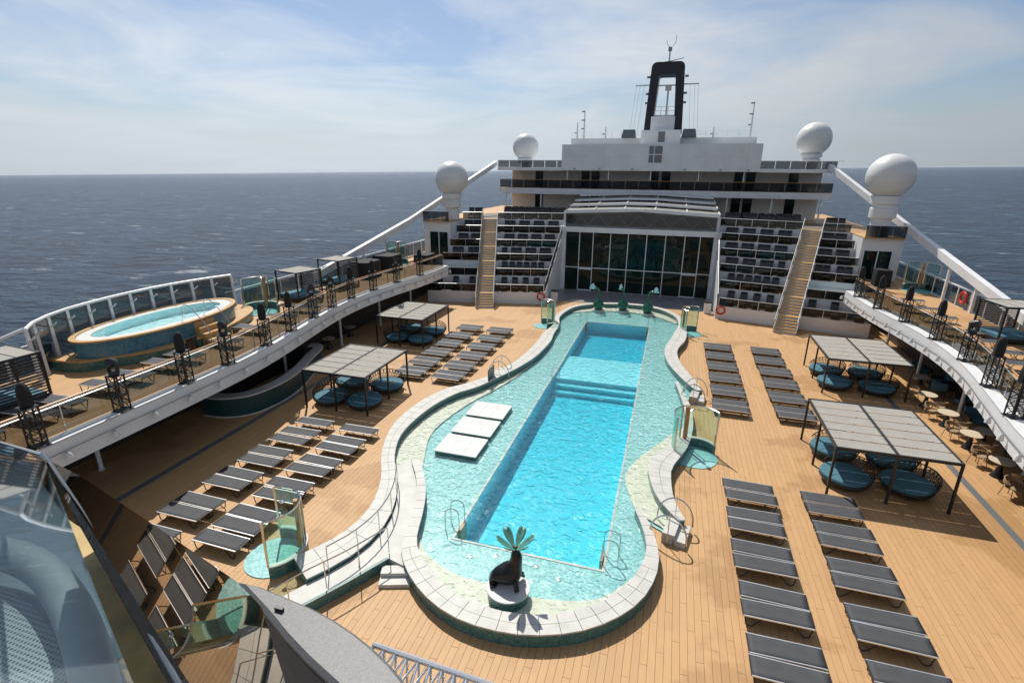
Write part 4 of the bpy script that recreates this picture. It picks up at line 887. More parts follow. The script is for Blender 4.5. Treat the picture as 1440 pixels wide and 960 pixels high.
def daybed_proto():
    t = thing('round_daybed', 'round blue daybed with woven back', 'daybed')
    MB().lathe([(.70,.10),(.86,.16),(.92,.26),(.90,.30)], 28).build('base', WICKER, t, True)
    c = MB().lathe([(.86,.30),(.90,.34),(.90,.42),(.86,.46),(.45,.475),(.05,.47)], 32).build('cushion', BLUE, t, True)
    MB().box(-.006,.006,-.85,.85,.474,.478).build('cushion_seam', TEALP, c)
    for i in range(4): a = R(45+90*i); MB().tube([(.62*math.cos(a),.62*math.sin(a),.15),(.74*math.cos(a),.74*math.sin(a),0)], .02, 5).build('leg', BLACK, t)
    # woven backrest: half ring of strands between lower and upper hoop
    rim = [(1.02*math.cos(R(a)),1.02*math.sin(R(a)),.88-.42*abs((a-90)/95)**2.2) for a in range(-5, 186, 10)]
    low = [(.92*math.cos(R(a)),.92*math.sin(R(a)),.28) for a in range(-5, 186, 10)]
    MB().tube(rim, .024, 6).build('back_hoop', WICKER, t, True)
    wv = MB()
    for i in range(len(rim)-1):
        wv.tube([low[i], rim[i]], .013, 4)
        if i < len(rim)-2: wv.tube([low[i], rim[i+1]], .010, 4); wv.tube([low[i+1], rim[i]], .010, 4)
    for f_ in (.35, .65): wv.tube([tuple(Vector(l).lerp(Vector(r_), f_)) for l, r_ in zip(low, rim)], .011, 4)
    wv.build('woven_back', WICKER, t)
    return Proto(t)
DB = daybed_proto()
PGN = {0: 'the pergola nearest the cafe tables', 1: 'the terrace end pergola on the cafe side', 2: 'the pergola beside the bar counter', 3: 'the terrace end pergola on the bar side'}
for k, pts in enumerate([[(11.12,23.95,-50),(11.0,21.65,-55),(13.25,23.7,-50),(13.2,21.75,-55)], [(13.3,34.85,-45),(13.3,32.8,-50),(15.45,34.9,-50),(15.4,32.6,-50)], [(-13.4,22.0,50),(-13.55,24.2,40),(-11.4,24.35,35),(-11.45,22.1,60)], [(-15.2,32.6,50),(-15.3,34.8,35),(-13.4,34.7,20),(-13.35,32.55,60)]]):
    for j, (x, y, a) in enumerate(pts):
        DB.place((x, y, 0), R(a), 'round blue daybed under '+PGN[k]+', '+('pool' if (abs(x) < abs((pts[0][0]+pts[1][0]+pts[2][0]+pts[3][0])/4)) else 'hull')+' side, '+('terrace' if y > sum(p[1] for p in pts)/4 else 'bow')+' end', 'daybeds under '+PGN[k])

# ------------------------------------------------------------------ cafe tables, chairs and lounge chairs
def chair_proto():
    t = thing('cafe_chair', 'tan woven armchair', 'chair')
    for x, y in ((-.22,-.2),(.22,-.2),(-.2,.22),(.2,.22)): MB().tube([(x*.85,y*.85,.44),(x*1.15,y*1.15,0)], .016, 5).build('leg', TANW, t)
    MB().lathe([(.24,.43),(.27,.45),(.25,.475),(.05,.47)], 16).build('seat', TANW, t, True)
    P_ = [(.31*math.cos(R(a)), .31*math.sin(R(a))) for a in range(-20, 201, 20)]
    b = MB().wall(P_, [.60+.0*i for i in range(len(P_))], [.68+.13*math.sin(math.pi*i/(len(P_)-1)) for i in range(len(P_))], .03); b.build('backrest', TANW, t)
    for i in (0, 3, 6, 9, 11): MB().tube([(P_[min(i, len(P_)-1)][0]*.8, P_[min(i, len(P_)-1)][1]*.8, .45), (*P_[min(i, len(P_)-1)], .62)], .014, 5).build('back_support', TANW, t)
    return Proto(t)
CH = chair_proto()
def table_proto():
    t = thing('cafe_table', 'round pale cafe table', 'table')
    MB().lathe([(.42,.72),(.44,.74),(.44,.755),(.02,.756)], 28).build('table_top', TTOP, t, True)
    MB().lathe([(.26,0),(.25,.03),(.13,.25),(.08,.5),(.13,.72)], 12).build('pedestal', BLACK, t, True)
    return Proto(t)
TB = table_proto()
TW = ['farthest along the row from the drain grate end', 'second from the terrace end', 'third from the terrace end', 'fourth from the terrace end', 'fifth from the terrace end', 'sixth from the terrace end']
for i, y in enumerate([31.2, 28.85, 26.55, 24.1, 21.6, 19.1]):
    x = 17.3
    TB.place((x, y, 0), 0, 'round pale cafe table on a black pedestal, '+ORD[i]+' from the terrace end', 'cafe tables under the deck edge')
    CH.place((x-.35, y+.85, 0), R(25), 'tan woven armchair on the terrace side of the '+ORD[i]+' cafe table from the terrace', 'cafe chairs facing aft'); CH.place((x+.25, y-.9, 0), R(195), 'tan woven armchair on the bow side of the '+ORD[i]+' cafe table from the terrace', 'cafe chairs facing the terrace')
def lounge_proto():
    t = thing('lounge_chair', 'dark blue padded lounge chair', 'armchair')
    MB().box(-.36,.36,-.38,.34,.30,.44).build('seat_cushion', BLUE, t); b = MB(); b.add([(-.36,.28,.40),(.36,.28,.40),(.36,.46,.86),(-.36,.46,.86),(-.36,.40,.36),(.36,.40,.36),(.36,.58,.84),(-.36,.58,.84)], [(0,1,2,3),(7,6,5,4),(0,4,5,1),(1,5,6,2),(2,6,7,3),(3,7,4,0)]); b.build('back_cushion', BLUE, t)
    for x in (-.42, .42): MB().box(x-.05, x+.05, -.38, .42, .36, .60).build('arm', WICKER, t)
    for x in (-.34,.34):
        for y in (-.32,.32): MB().tube([(x,y,.30),(x*1.08,y*1.08,0)], .02, 5).build('leg', BLACK, t)
    return Proto(t)
LC = lounge_proto()
for i, (x, y, a) in enumerate([(18.9,36.4,10),(19.35,34.6,-80),(18.6,33.4,170),(19.3,31.6,-80),(18.7,29.2,0),(19.35,27.6,-90),(18.7,26.2,180),(19.3,23.4,-90),(18.7,21.6,0)]):
    LC.place((x, y, 0), R(a), 'dark blue padded lounge chair, '+ORD[i]+' from the terrace, behind the cafe tables', 'lounge chairs under the upper deck')
for y in (34.9, 27.7): TB.place((18.4, y, -.28), 0, 'low round table among the blue lounge chairs', 'low lounge tables')
for i, (y, x) in enumerate(((29.5,-18.9),(32.4,-19.1),(38.5,-18.9))): TB.place((x, y, 0), 0, 'round table in deep shade under the upper deck, '+ORD[i]+' from the bar', 'tables beyond the bar')

# ------------------------------------------------------------------ bar under the upper deck
bar = thing('bar_counter', 'curved teal bar counter with pale stone top under the upper deck', 'bar')
bp_ = [p[:2] for p in spline([(-18.6,18.6),(-17.4,18.7),(-16.35,19.5),(-16.0,21.3),(-16.3,23.2),(-17.0,25.2),(-17.5,26.7),(-18.0,27.3),(-18.6,27.2)], .4)]
MB().wall(bp_, .06, 1.04, .10).build('front_panel', TEALP, bar); MB().wall(offset(bp_, .02), 0, .06, .12).build('plinth', WARM, bar)
MB().wall(offset(bp_, -.16), 1.04, 1.11, .62).build('counter_top', WARM, bar)
bb_ = MB(); 
for y in range(20, 27): bb_.box(-19.3, -18.9, y, y+.9, .0, 1.0)
bb_.build('back_cabinet', BLACK, bar)
random.seed(3)
for i in range(16):
    b_ = MB().lathe([(.04,0),(.045,.02),(.045,.2),(.016,.26),(.016,.33)], 8).build('bottle', random.choice([GREENS, WOOD, GLASS]), None, True); b_.location = (-19.1+random.uniform(-.1,.1), 20.1+i*.42, 1.0); tag(b_, 'small bottle standing on the dark back cabinet of the bar', 'bottle', 'bottles behind the bar')

# ------------------------------------------------------------------ light towers on the upper decks
def tower_proto(covered):
    t = thing('light_tower', 'black truss tower', 'light tower'); h = 1.35; w_ = .18
    for x in (-w_, w_):
        for y in (-w_, w_): MB().tube([(x,y,0),(x,y,h)], .03, 6).build('chord', BLACK, t)
    br = MB(); n = 4
    for i in range(n):
        za_, zb_ = h*i/n, h*(i+1)/n
        for k in range(4):
            a_ = [(-w_,-w_),(w_,-w_),(w_,w_),(-w_,w_)]; p, q = a_[k], a_[(k+1) % 4]
            if i % 2: p, q = q, p
            br.tube([(*p,za_),(*q,zb_)], .017, 4); br.tube([(*p,zb_),(*q,zb_)], .017, 4)
    br.build('lattice', BLACK, t); MB().box(-.22,.22,-.22,.22,h,h+.03).build('top_plate', BLACK, t); MB().box(-.25,.25,-.25,.25,0,.02).build('base_plate', BLACK, t)
    if covered: MB().lathe([(.17,h+.03),(.18,h+.12),(.185,h+.4),(.15,h+.66),(.08,h+.80),(.02,h+.83)], 12, ribs=5, amp=.08).build('cover', COVER, t, True)
    else:
        MB().lathe([(.16,h+.03),(.17,h+.15),(.15,h+.18)], 14).build('base_unit', BLACK, t, True)
        for s_ in (-1, 1): MB().rbar((s_*.19,0,h+.12),(s_*.19,0,h+.52),.05,.12).build('yoke_arm', BLACK, t)
        hd = MB().lathe([(.10,-.2),(.17,-.14),(.17,.08),(.14,.2),(.02,.21)], 14).build('lamp_head', BLACK, t, True); hd.location = (0,0,h+.48); hd.rotation_euler = (R(65),0,R(30))
        l_ = MB().lathe([(.12,-.205),(.11,-.201)], 14).build('lens', GLASS, hd)
    return Proto(t)
TC, TH = tower_proto(True), tower_proto(False)
def along(s_, off, ytarget):
    P_ = edge_path(s_, off, .25); return min(P_, key=lambda p: abs(p[1]-ytarget))
for i, y in enumerate([9.8, 12.5, 15.2, 17.6, 20.3, 22.8, 25.4, 27.8, 30.4, 33.2, 36.3, 39.3]):
    p = along(-1, .17, y); cov = i in (0, 2, 4, 5, 8, 9, 11)
    (TC if cov else TH).place((p[0], p[1], UZ+.05), R(random.uniform(-15,15)), 'black truss tower with '+('shrouded' if cov else 'bare')+' lamp, '+ORD[11-i]+' from the terrace on the bar side', ('shrouded' if cov else 'bare')+' light towers on the bar side')
for i, y in enumerate([42.3, 38.9, 35.6, 32.2, 28.6, 25.2, 22.0]):
    p = along(1, .17, y); cov = i != 4
    (TC if cov else TH).place((p[0], p[1], UZ+.05), R(random.uniform(-15,15)), 'black truss tower with '+('shrouded' if cov else 'bare')+' lamp, '+ORD[i]+' from the terrace on the cafe side', ('shrouded' if cov else 'bare')+' light towers on the cafe side')

# ------------------------------------------------------------------ upper deck cabanas and covered furniture
def cabana(x, y, rz, label):
    t = thing('cabana', label, 'cabana', (x, y, UZ), rz); a, b, H_ = 1.0, 1.0, 1.95
    for sx in (-1, 1):
        for sy in (-1, 1): MB().box(sx*a-.04, sx*a+.04, sy*b-.04, sy*b+.04, 0, H_).build('post', BLACK, t)
    MB().box(-a-.04,a+.04,-b-.04,-b+.04,H_,H_+.08).box(-a-.04,a+.04,b-.04,b+.04,H_,H_+.08).box(-a-.04,-a+.04,-b+.04,b-.04,H_,H_+.08).box(a-.04,a+.04,-b+.04,b-.04,H_,H_+.08).build('roof_frame', BLACK, t)
    for i in range(3): MB().box(-a+.04+.655*i, -a+.64+.655*i, -b+.04, b-.04, H_+.03, H_+.06).build('canvas_panel', CANVAS, t)
    for i in range(14): MB().box(-a+.05, a-.05, b-.02, b+.01, .35+.112*i, .40+.112*i).build('slat', BLACK, t)
    MB().box(-a+.05,a-.05,-b+.05,b-.05,.12,.30).build('bed_base', BLACK, t); MB().box(-a+.07,a-.07,-b+.07,b-.07,.30,.46).build('mattress', BLUE, t)
cabana(-20.6, 29.3, R(-12), 'black slatted cabana with blue mattress next to the whirlpool shower'); cabana(-20.9, 34.2, R(-8), 'black slatted cabana with blue mattress next to the shrouded furniture')
cabana(-19.6, 11.4, R(-95), 'black slatted cabana before the whirlpool with its back to the sun'); cabana(21.0, 33.4, R(8), 'black slatted cabana on the upper deck on the cafe side')
cabana(20.9, 27.6, R(8), 'second black slatted cabana on the cafe side, farther from the deck shower')
def covered(x, y, sx, sy, h, label):
    t = MB(); n = 10; P_ = []
    for i in range(40):
        a = 2*math.pi*i/40; c, s = math.cos(a), math.sin(a); k = (abs(c)**6+abs(s)**6)**(-1/6); P_.append((c*k*sx/2, s*k*sy/2, math.sin(a*9)*.03+math.sin(a*5)*.025))
    for z, f in ((0,1.06),(h*.5,1.02),(h*.92,1.0),(h,.95)):
        t.v += [(p[0]*(f+p[2]*(1-z/h)), p[1]*(f+p[2]*(1-z/h)), z) for p in P_]
    for i in range(3):
        for j in range(40): t.f.append((i*40+j, i*40+(j+1) % 40, (i+1)*40+(j+1) % 40, (i+1)*40+j))
    t.f.append(tuple(range(120, 160))); o = t.build('covered_furniture', COVER, None, True); o.location = (x, y, UZ); tag(o, label, 'furniture cover')
covered(-20.9, 37.9, 1.9, 2.3, 1.25, 'tall black fabric cover over furniture next to the second cabana'); covered(-20.7, 41.2, 2.0, 2.2, 1.3, 'tall black fabric cover over furniture next to the deck shower by the sloping beam'); covered(-19.2, 45.6, 1.6, 2.0, .8, 'low black fabric cover over furniture before the deck house'); covered(19.5, 47.6, 1.1, 1.1, 1.3, 'black fabric cover beside the deck house doors on the cafe side')

# ------------------------------------------------------------------ curved glass showers
def shower(x, y, z, rz, label, r=.95):
    t = thing('glass_shower', label, 'shower', (x, y, z), rz)
    MB().lathe([(r,0.002),(r,.03),(.02,.031)], 28).build('basin_floor', MOSA, t)
    arc = lambda a0, a1, rr: [(rr*math.cos(R(a)), rr*math.sin(R(a))) for a in range(a0, a1+1, 10)]
    MB().wall(arc(0, 180, r), 0, .42, .12).build('basin_wall', MOSD, t); MB().wall(arc(0, 180, r), .42, .46, .16).build('basin_cap', STONE, t)
    for a0, a1 in ((0, 80), (100, 180)):
        g = MB().wall(arc(a0, a1, r), .47, 2.0, .012).build('curved_glass', GRGL, t, True)
        for a in (a0, a1): p = (r*math.cos(R(a)), r*math.sin(R(a))); MB().box(p[0]-.03, p[0]+.03, p[1]-.03, p[1]+.03, .4, 2.02).build('frame_post', STEEL, t)
    MB().tube([(p[0],p[1],2.02) for p in arc(0, 180, r)], .03, 6).build('top_hoop', STEEL, t, True)
    MB().box(-.07,.07,r-.20,r-.08,.1,2.05).build('shower_column', WOOD, t); MB().tube([(0,r-.15,2.0),(0,r-.5,2.08)], .02, 5).build('shower_arm', STEEL, t); MB().lathe([(.09,2.03),(.10,2.05),(.03,2.08)], 12, (0,r-.52,0)).build('shower_head', STEEL, t)
shower(-7.95, 11.15, 0, R(-60), 'curved glass deck shower at the foot of the pool ramp'); shower(5.2, 21.9, 0, R(30), 'curved glass deck shower on the lagoon wall before the near loungers on the cafe side', 1.0)
shower(5.45, 41.2, 0, R(60), 'curved glass deck shower at the terrace end of the lagoon on the cafe side', .85); shower(-5.9, 39.7, 0, R(-60), 'curved glass deck shower at the terrace end of the lagoon on the bar side', .85)
shower(-20.6, 25.6, UZ, R(20), 'curved glass shower on the upper deck beside the whirlpool', 1.0); shower(-21.0, 43.6, UZ, R(20), 'curved glass shower on the upper deck before the deck house on the bar side', .9); shower(21.6, 46.2, UZ, R(-20), 'curved glass shower on the upper deck before the deck house on the cafe side', 1.0)
rb2 = MB().tube([(0, .36*math.cos(2*math.pi*i/20), .36*math.sin(2*math.pi*i/20)) for i in range(20)], .08, 8, True).build('life_ring', RED, None, True); rb2.location = (22.05, 40.8, UZ+.75); tag(rb2, 'red life ring on the outboard rail of the upper deck on the cafe side', 'life ring')

# ------------------------------------------------------------------ whirlpool on the upper deck
wp = thing('whirlpool', 'raised oval whirlpool with blue mosaic wall and teak cap at the hull edge', 'whirlpool')
ov = lambda a, b, cx, cy, n=48: [(cx+a*math.cos(2*math.pi*i/n)*(1 if math.cos(2*math.pi*i/n) > 0 else .9), cy+b*math.sin(2*math.pi*i/n)) for i in range(n)]
TX, TY = -21.0, 19.3
wo_, wi_ = ov(2.0,4.2,TX,TY), ov(1.38,3.43,TX,TY); tw = MB()
for i in range(48):
    j = (i+1) % 48; q = [wo_[i], wo_[j], wi_[j], wi_[i]]; tw.add([(p[0],p[1],UZ) for p in q]+[(p[0],p[1],4.72) for p in q], [(4,5,6,7),(0,1,5,4),(2,3,7,6)])
tw.build('tub_wall', MOSB, wp)
MB().wall(ov(1.37,3.42,TX,TY)+[ov(1.37,3.42,TX,TY)[0]], 4.22, 4.765, .02).build('tub_liner', POOLT, wp)
capo, capi = ov(2.10,4.30,TX,TY), ov(1.86,4.04,TX,TY); cm = MB()
for i in range(48):
    j = (i+1) % 48; q = [capo[i], capo[j], capi[j], capi[i]]; cm.add([(p[0],p[1],4.72) for p in q]+[(p[0],p[1],4.80) for p in q], [(4,5,6,7),(0,1,5,4),(2,3,7,6),(3,2,1,0)])
cm.build('teak_cap', CAP, wp)
rimo = ov(1.85,4.02,TX,TY); lin2 = ov(1.36,3.4,TX,TY); lm = MB()
for i in range(48):
    j = (i+1) % 48; q = [rimo[i], rimo[j], lin2[j], lin2[i]]; lm.add([(p[0],p[1],4.725) for p in q]+[(p[0],p[1],4.765) for p in q], [(4,5,6,7),(2,3,7,6)])
lm.build('tub_rim', WARM, wp)
MB().prism(ov(1.4,3.45,TX,TY), 4.3, 4.35).build('tub_floor', POOLT, wp); filled(ov(1.36,3.41,TX,TY), [], 4.73, 'tub_water', WATER, wp)
pl_ = [p[:2] for p in spline([(-22.2,14.6),(-21.2,14.7),(-20.4,15.0),(-20.0,15.7),(-19.3,16.4),(-18.75,17.6),(-18.6,19.2),(-18.7,20.6),(-19.2,22.4),(-20.0,24.2),(-21.0,25.0),(-22.2,25.1)], .4)]
MB().prism(pl_, UZ, 3.92).build('bench_base', MOSD, wp); MB().prism([(x+(.05 if x > -22 else 0), y) for x, y in pl_], 3.92, 4.0).build('bench_top', CAP, wp)
for k in range(4): MB().box(-19.30+.32*k, -18.98+.32*k, 19.3, 20.5, UZ+.001, 4.66-.26*k).build('step', CAP, wp)
for y in (19.25, 20.55): MB().tube(spline([(-19.6,y,4.75),(-19.45,y,5.5),(-19.0,y,5.45),(-18.1,y,4.5),(-17.95,y,3.55)], .15), .022, 6).build('handrail', STEEL, wp, True)
MB().box(-18.42,-18.38,18.2,18.8,UZ,4.2).build('notice_board', BLACK, wp)
ws = thing('windscreen', 'tall curved glass windscreen with white raking posts behind the whirlpool', 'windscreen')
wpth = [p[:2] for p in spline([(-20.9,13.4),(-21.9,14.4),(-22.7,16.0),(-23.1,18.0),(-23.2,20.0),(-23.0,22.0),(-22.5,23.8),(-22.0,25.0)], 1.15)]
for p, q in zip(wpth, wpth[1:]): MB().wall([p, q], UZ+.1, 5.75, .012).build('glass_panel', SMOKE, ws)
for p in wpth:
    MB().rbar((p[0]+.10,p[1],UZ),(p[0]+.02,p[1],5.8), .10, .12).build('post', WHITE, ws); MB().rbar((p[0]+.05,p[1],5.3),(p[0]+.45,p[1],5.55), .05, .05).build('bracket', WHITE, ws)
MB().tube([(p[0],p[1],5.82) for p in wpth], .07, 8).build('top_rail', WHITE, ws, True)
MB().prism(wpth+[(-21.8,25.0),(-21.8,14.2)], UZ-.3, UZ-.002).build('sill', WHITE, ws)
MB().tube([(-22.2,9.6,4.6),(-20.9,13.35,5.85)], .07, 8).build('raking_rail', WHITE, ws)

# ------------------------------------------------------------------ seal fountain
def skinned(name, chains, mt, parent, sub=2):
    me = bpy.data.meshes.new(name); vs, es, rs = [], [], []
    for ch in chains:
        k = None
        for item in ch:
            if isinstance(item, int): k = item; continue
            vs.append(item[:3]); rs.append(item[3] if isinstance(item[3], tuple) else (item[3], item[3]))
            if k is not None: es.append((k, len(vs)-1))
            k = len(vs)-1
    me.from_pydata(vs, es, []); o = bpy.data.objects.new(name, me); col.objects.link(o)
    md = o.modifiers.new('skin', 'SKIN'); 
    for i, r_ in enumerate(rs): me.skin_vertices[0].data[i].radius = r_
    me.skin_vertices[0].data[0].use_root = True
    ms = o.modifiers.new('sub', 'SUBSURF'); ms.levels = sub; ms.render_levels = sub
    dg = bpy.context.evaluated_depsgraph_get(); nm = bpy.data.meshes.new_from_object(o.evaluated_get(dg)); nm.materials.append(mt)
    for p in nm.polygons: p.use_smooth = True
    o.modifiers.clear(); o.data = nm; o.parent = parent; return o
SS = .70
se = thing('seal_fountain', 'glossy black seal statue balancing green petals on its nose, on a round plinth', 'statue', (-0.24, 11.74, FLOOR_Z))
MB().lathe([(.60,0),(.60,.36)], 36).build('plinth', MOSD, se); MB().lathe([(.63,.36),(.63,.41),(.02,.412)], 36).build('plinth_top', WARM, se)
skinned('seal_body', [[(-.66,-.10,.54,.14),(-.50,-.07,.70,.34),(-.24,-.02,.84,.43),(.02,.02,1.0,.41),(.17,.04,1.26,.34),(.24,.05,1.52,.27),(.26,.05,1.76,.25),(.24,.04,1.95,.21),(.21,.03,2.11,.12),(.19,.03,2.24,.06)],
    [3,(.32,-.24,.80,.15),(.38,-.34,.62,.10),(.44,-.44,.47,(.13,.045))], [3,(.32,.30,.80,.15),(.40,.38,.62,.10),(.48,.44,.47,(.13,.045))],
    [0,(-.62,-.28,.50,(.12,.06)),(-.46,-.48,.47,(.16,.04))], [0,(-.76,.04,.50,(.11,.06)),(-.72,.24,.47,(.15,.04))]], SEALM, se).scale = (SS*1.08, SS*1.08, SS); bpy.data.objects['seal_body'].location = (0, .12, .41*(1-SS)+.02)
for i in range(6):
    a = R(20+360*i/6); pm = MB(); n = 8
    for k in range(n+1):
        f = k/n; rad = .05+.70*f; z = 2.24+.46*f**1.3; wv_ = .035+.19*max(0, math.sin(math.pi*min(1, f*.86+.02)))**.8*(f**.6)
        for s in (-1, -.5, 0, .5, 1): u = rad; v = s*wv_; pm.v.append((.19+u*math.cos(a)-v*math.sin(a), .03+u*math.sin(a)+v*math.cos(a), z+.05*s*s*f*2))
    for k in range(n):
        for j in range(4): pm.f.append((5*k+j, 5*k+5+j, 5*k+6+j, 5*k+1+j))
    o = pm.build('petal', PETAL, se, True); o.scale = (SS,)*3; o.location = (.03, .12, .41*(1-SS)+.02); md = o.modifiers.new('th', 'SOLIDIFY'); md.thickness = .02
MB().lathe([(.04,2.18),(.07,2.24),(.05,2.30)], 12, (.19*SS+.03,.03*SS+.12,-2.24*(1-SS)+.43-.41*SS)).build('nozzle', BLACK, se)

# ------------------------------------------------------------------ three green long-necked fountains
def gourd(x, y, lean, label):
    t = thing('gourd_fountain', label, 'statue', (x, y, FLOOR_Z))
    MB().lathe([(.55,0),(.55,.22),(.02,.222)], 24).build('plinth', STONE, t)
    MB().lathe([(.20,.222),(.36,.30),(.47,.52),(.46,.74),(.34,.95),(.18,1.08),(.11,1.18)], 48, ribs=8, amp=.06).build('ribbed_body', GREENS, t, True)
    nk = spline([(0,0,1.12),(.03*lean,0,1.4),(-.06*lean,0,1.7),(.02*lean,0,1.98),(.16*lean,-.05,2.12),(.30*lean,-.08,2.08)], .08)
    MB().tube(nk, [.115-.03*min(1, i/8) for i in range(len(nk))], 10).build('neck', GREENS, t, True)
    h = MB().lathe([(.03,-.14),(.10,-.10),(.13,0),(.10,.1),(.03,.14)], 12).build('head', GREENS, t, True); h.location = (.30*lean, -.08, 2.10); h.rotation_euler = (0, R(70), 0)
    for k, (dx, dz, dy) in enumerate(((.42,.30,-.05),(.30,.42,.05),(.52,.06,-.1))):
        p0 = Vector((.32*lean, -.08, 2.10)); p1 = p0+Vector((dx*lean, dy, dz)); MB().rbar(p0, p1, .16, .05, (0,1,0)).build('silver_fin', SILV, t)
gourd(-2.35, 45.5, -1, 'green ribbed gourd fountain with long neck, the one toward the bar side'); gourd(-.25, 45.95, -.5, 'green ribbed gourd fountain with long neck, the middle of three'); gourd(1.9, 45.6, 1, 'green ribbed gourd fountain with long neck, the one toward the cafe side')

# ------------------------------------------------------------------ things close to the camera: glass wall, capsule window, shell roof, truss
v1, v2 = ray(110, 640), ray(330, 790); PN = v1.cross(v2).normalized()
if PN.dot(ray(250, 900)) > 0: PN = -PN
def onpanel(px, py, dl=.09): d = ray(px, py); return CAM + d*(dl/abs(d.dot(PN)))
def onlevel(px, py, z): d = ray(px, py); return CAM + d*((z-CAM.z)/d.z)
MIRR = bpy.data.materials.new('bronze_tinted_glass'); MIRR.use_nodes = True; _t = MIRR.node_tree; _t.nodes.clear()
_o = _t.nodes.new('ShaderNodeOutputMaterial'); _d = _t.nodes.new('ShaderNodeBsdfDiffuse'); _d.inputs[0].default_value = (.012,.011,.010,1); _gl = _t.nodes.new('ShaderNodeBsdfGlossy'); _gl.inputs['Roughness'].default_value = 0.004
_nz = _t.nodes.new('ShaderNodeTexNoise'); _nz.inputs['Scale'].default_value = 3.0; _rm = _t.nodes.new('ShaderNodeValToRGB'); _rm.color_ramp.elements[0].color = (.50,.44,.38,1); _rm.color_ramp.elements[1].color = (.62,.55,.48,1); _t.links.new(_nz.outputs['Fac'], _rm.inputs[0]); _t.links.new(_rm.outputs[0], _gl.inputs['Color'])
_mx = _t.nodes.new('ShaderNodeMixShader'); _t.links.new(schlick(_t, .10).outputs[0], _mx.inputs[0]); _t.links.new(_d.outputs[0], _mx.inputs[1]); _t.links.new(_gl.outputs[0], _mx.inputs[2]); _t.links.new(_mx.outputs[0], _o.inputs[0])
def sheet(name, pts, mt, parent, th=.012):
    me = MB().add(pts, [tuple(range(len(pts)))]); o = me.build(name, mt, parent); md = o.modifiers.new('th', 'SOLIDIFY'); md.thickness = th; md.offset = 0; return o
gw = thing('glass_wall', 'dark glossy glass wall panel mirroring the loungers, beside the capsule window', 'glass panel')
pp_ = [onpanel(*q) for q in [(62,646),(108,668),(220,742),(330,817),(366,853),(396,962),(402,1000),(278,1000),(252,962)]]
sheet('pane', pp_, MIRR, gw)
FRM = mat('blue_grey_frame', (0.10, 0.12, 0.15), 0.35, metal=.4, var=.2, scale=15)
def pxr(p, w): return w*(p-CAM).dot(CF)/FPX
bp4 = [onpanel(60,640), onpanel(110,715), onpanel(180,835), onpanel(252,962), onpanel(276,1004)]
MB().tube(bp4, [pxr(p, 4.5) for p in bp4], 8).build('frame_bar', FRM, gw, True)
cpw = thing('capsule_window', 'blue grey tinted window of a capsule with a stained tan sill inside', 'window')
CA, CB_ = bp4[0], bp4[3]; bd = (CB_-CA).normalized(); WN = ray(20, 800); WN = (WN-bd*WN.dot(bd)).normalized()
if WN.dot(CA-CAM) < 0: WN = -WN
def incap(px, py, k=0.0):
    # a point of the window's plane, k metres behind it
    d = ray(px, py); return CAM + d*(((CA-CAM).dot(WN)+k)/d.dot(WN))
CAPG = glassmat('capsule_glass', (0.70, 0.77, 0.79)); CSH = mat('capsule_shell', (0.16, 0.21, 0.235), 0.55, var=.12, scale=1.5); CTAN = mat('stained_tan_sill', (0.46, 0.33, 0.13), 0.6, var=.35, scale=5)
sheet('window_pane', [incap(*q) for q in [(-60,610),(0,622),(60,641),(94,728),(140,850),(184,962),(205,1010),(-60,1010)]], CAPG, cpw)
def level(pts, z): return [onlevel(*q, z) for q in pts]
sheet('tan_sill', level([(92,728),(146,764),(190,850),(256,962),(276,1004),(205,1004),(184,962),(140,850)], 9.75), CTAN, cpw, .01)
sheet('back_shell', level([(-120,640),(40,650),(92,728),(140,850),(184,962),(205,1010),(-120,1010)], 9.3), CSH, cpw, .02)
TUB = mat('padded_tube', (0.36, 0.42, 0.42), 0.6, var=.1, scale=8)
tp = spline(level([(-60,765),(20,782),(65,806),(95,845),(115,890),(130,940),(140,1000)], 9.55), .08)
MB().tube(tp, .10, 12).build('padded_tube', TUB, cpw, True)
PERF = bpy.data.materials.new('perforated_plate'); PERF.use_nodes = True
_n = PERF.node_tree.nodes; _l = PERF.node_tree.links; _g = _n.new('ShaderNodeTexCoord'); _v = _n.new('ShaderNodeTexVoronoi'); _v.inputs['Scale'].default_value = 38; _v.inputs['Randomness'].default_value = 0.0
_r = _n.new('ShaderNodeValToRGB'); _r.color_ramp.elements[0].position = .30; _r.color_ramp.elements[1].position = .36; _r.color_ramp.elements[0].color = (.03,.04,.045,1); _r.color_ramp.elements[1].color = (.42,.47,.46,1)
_l.new(_g.outputs['Object'], _v.inputs['Vector']); _l.new(_v.outputs['Distance'], _r.inputs[0]); _l.new(_r.outputs[0], _n['Principled BSDF'].inputs['Base Color'])
sheet('perforated_floor', level([(-80,815),(0,822),(45,850),(75,890),(92,940),(98,1004),(-80,1004)], 9.42), PERF, cpw, .01)
MB().tube([incap(-50,612), incap(0,622), incap(60,640)], .012, 6).build('top_seal', ALU, cpw, True)
SZ = 8.85
sr = thing('shell_roof', 'speckled grey curved shell roof ending in a pointed tip', 'roof')
otr = [(330,813),(365,821),(400,835),(440,852),(470,868),(500,888),(525,908),(550,932),(575,962),(600,1000),(640,1060)]; crs = [(365,851),(380,868),(400,893),(430,925),(470,962),(510,1000),(560,1060)]
O_ = [onlevel(*q, SZ) for q in otr]; K_ = [onlevel(*q, SZ) for q in crs]
MB().prism([(p.x,p.y) for p in O_]+[(p.x,p.y) for p in reversed(K_)], SZ-.09, SZ).build('roof_skin', SPECK, sr).modifiers.new('bev', 'BEVEL').width = .03
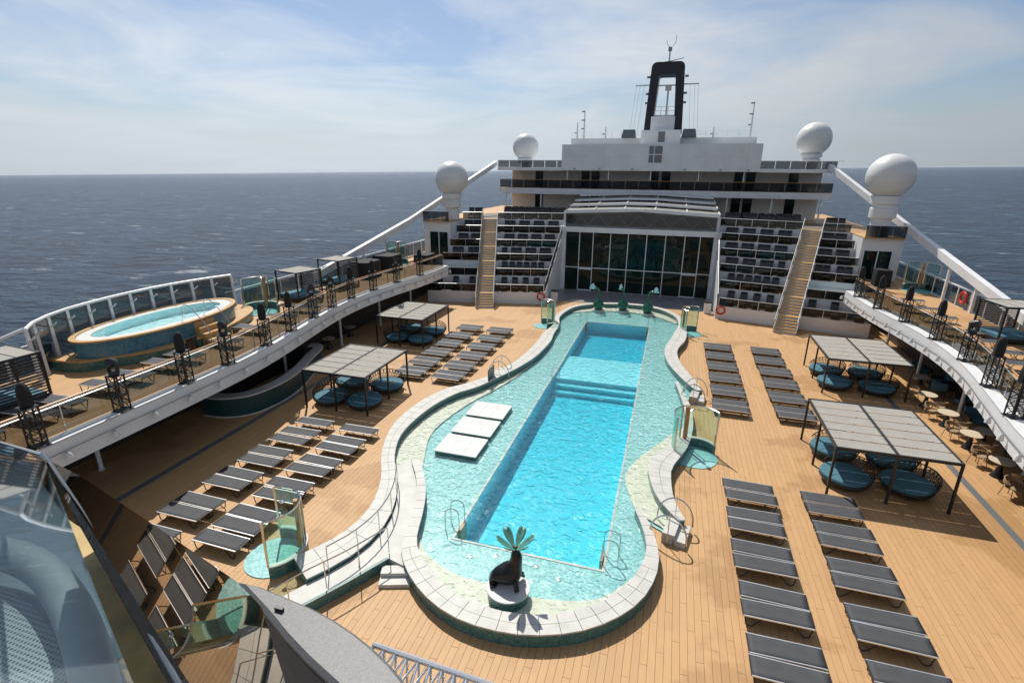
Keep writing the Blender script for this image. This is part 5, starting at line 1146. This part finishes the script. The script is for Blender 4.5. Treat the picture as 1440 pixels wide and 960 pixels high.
kk = offset([(p.x,p.y) for p in K_], .0); away = [(p[0]+(O_[5].x-K_[2].x)*.06, p[1]+(O_[5].y-K_[2].y)*.06) for p in kk]
MB().wall(away, SZ-3.0, SZ-.088, .03).build('side_wall', WALLG, sr)
hb = onlevel(393, 858, SZ); MB().box(hb.x-.035, hb.x+.035, hb.y-.012, hb.y+.012, SZ-.001, SZ+.03).build('cleat', BLACK, sr)
ts = thing('lighting_truss', 'aluminium lattice truss running out from under the speckled shell roof', 'truss')
ta, tb_ = onlevel(525, 906, 8.2), onlevel(730, 976, 8.2); dr = (tb_-ta).normalized(); sd_ = Vector((-dr.y, dr.x, 0)); 
if sd_.y > 0: sd_ = -sd_
ch_ = [(ta, tb_)] + [(ta+o_, tb_+o_) for o_ in (sd_*.24+Vector((0,0,-.02)), sd_*.12+Vector((0,0,-.24)))]
for a_, b_ in ch_: MB().tube([a_, b_], .024, 8).build('chord', ALU, ts, True)
nn = 12
for i in range(nn):
    for (u, v) in ((0,1),(0,2),(1,2)):
        p = ch_[u][0].lerp(ch_[u][1], i/nn); q = ch_[v][0].lerp(ch_[v][1], (i+.5)/nn); p2 = ch_[u][0].lerp(ch_[u][1], (i+1)/nn)
        MB().tube([p, q], .010, 5).build('brace', ALU, ts); MB().tube([q, p2], .010, 5).build('brace', ALU, ts)

# ------------------------------------------------------------------ sea haze
HZ = bpy.data.materials.new('sea_haze'); HZ.use_nodes = True; HZ.node_tree.nodes.clear()
_o = HZ.node_tree.nodes.new('ShaderNodeOutputMaterial'); _p = HZ.node_tree.nodes.new('ShaderNodeVolumePrincipled'); _p.inputs['Color'].default_value = (.74,.82,.92,1); _p.inputs['Density'].default_value = 1.4e-5; _p.inputs['Anisotropy'].default_value = 0.3
HZ.node_tree.links.new(_p.outputs[0], _o.inputs['Volume'])
hzb = MB().box(-30000, 30000, -30000, 30000, SEA_Z-1-6.0, 29.5).build('haze', HZ); hzb['kind'] = 'stuff'; hzb.matrix_world = HEEL
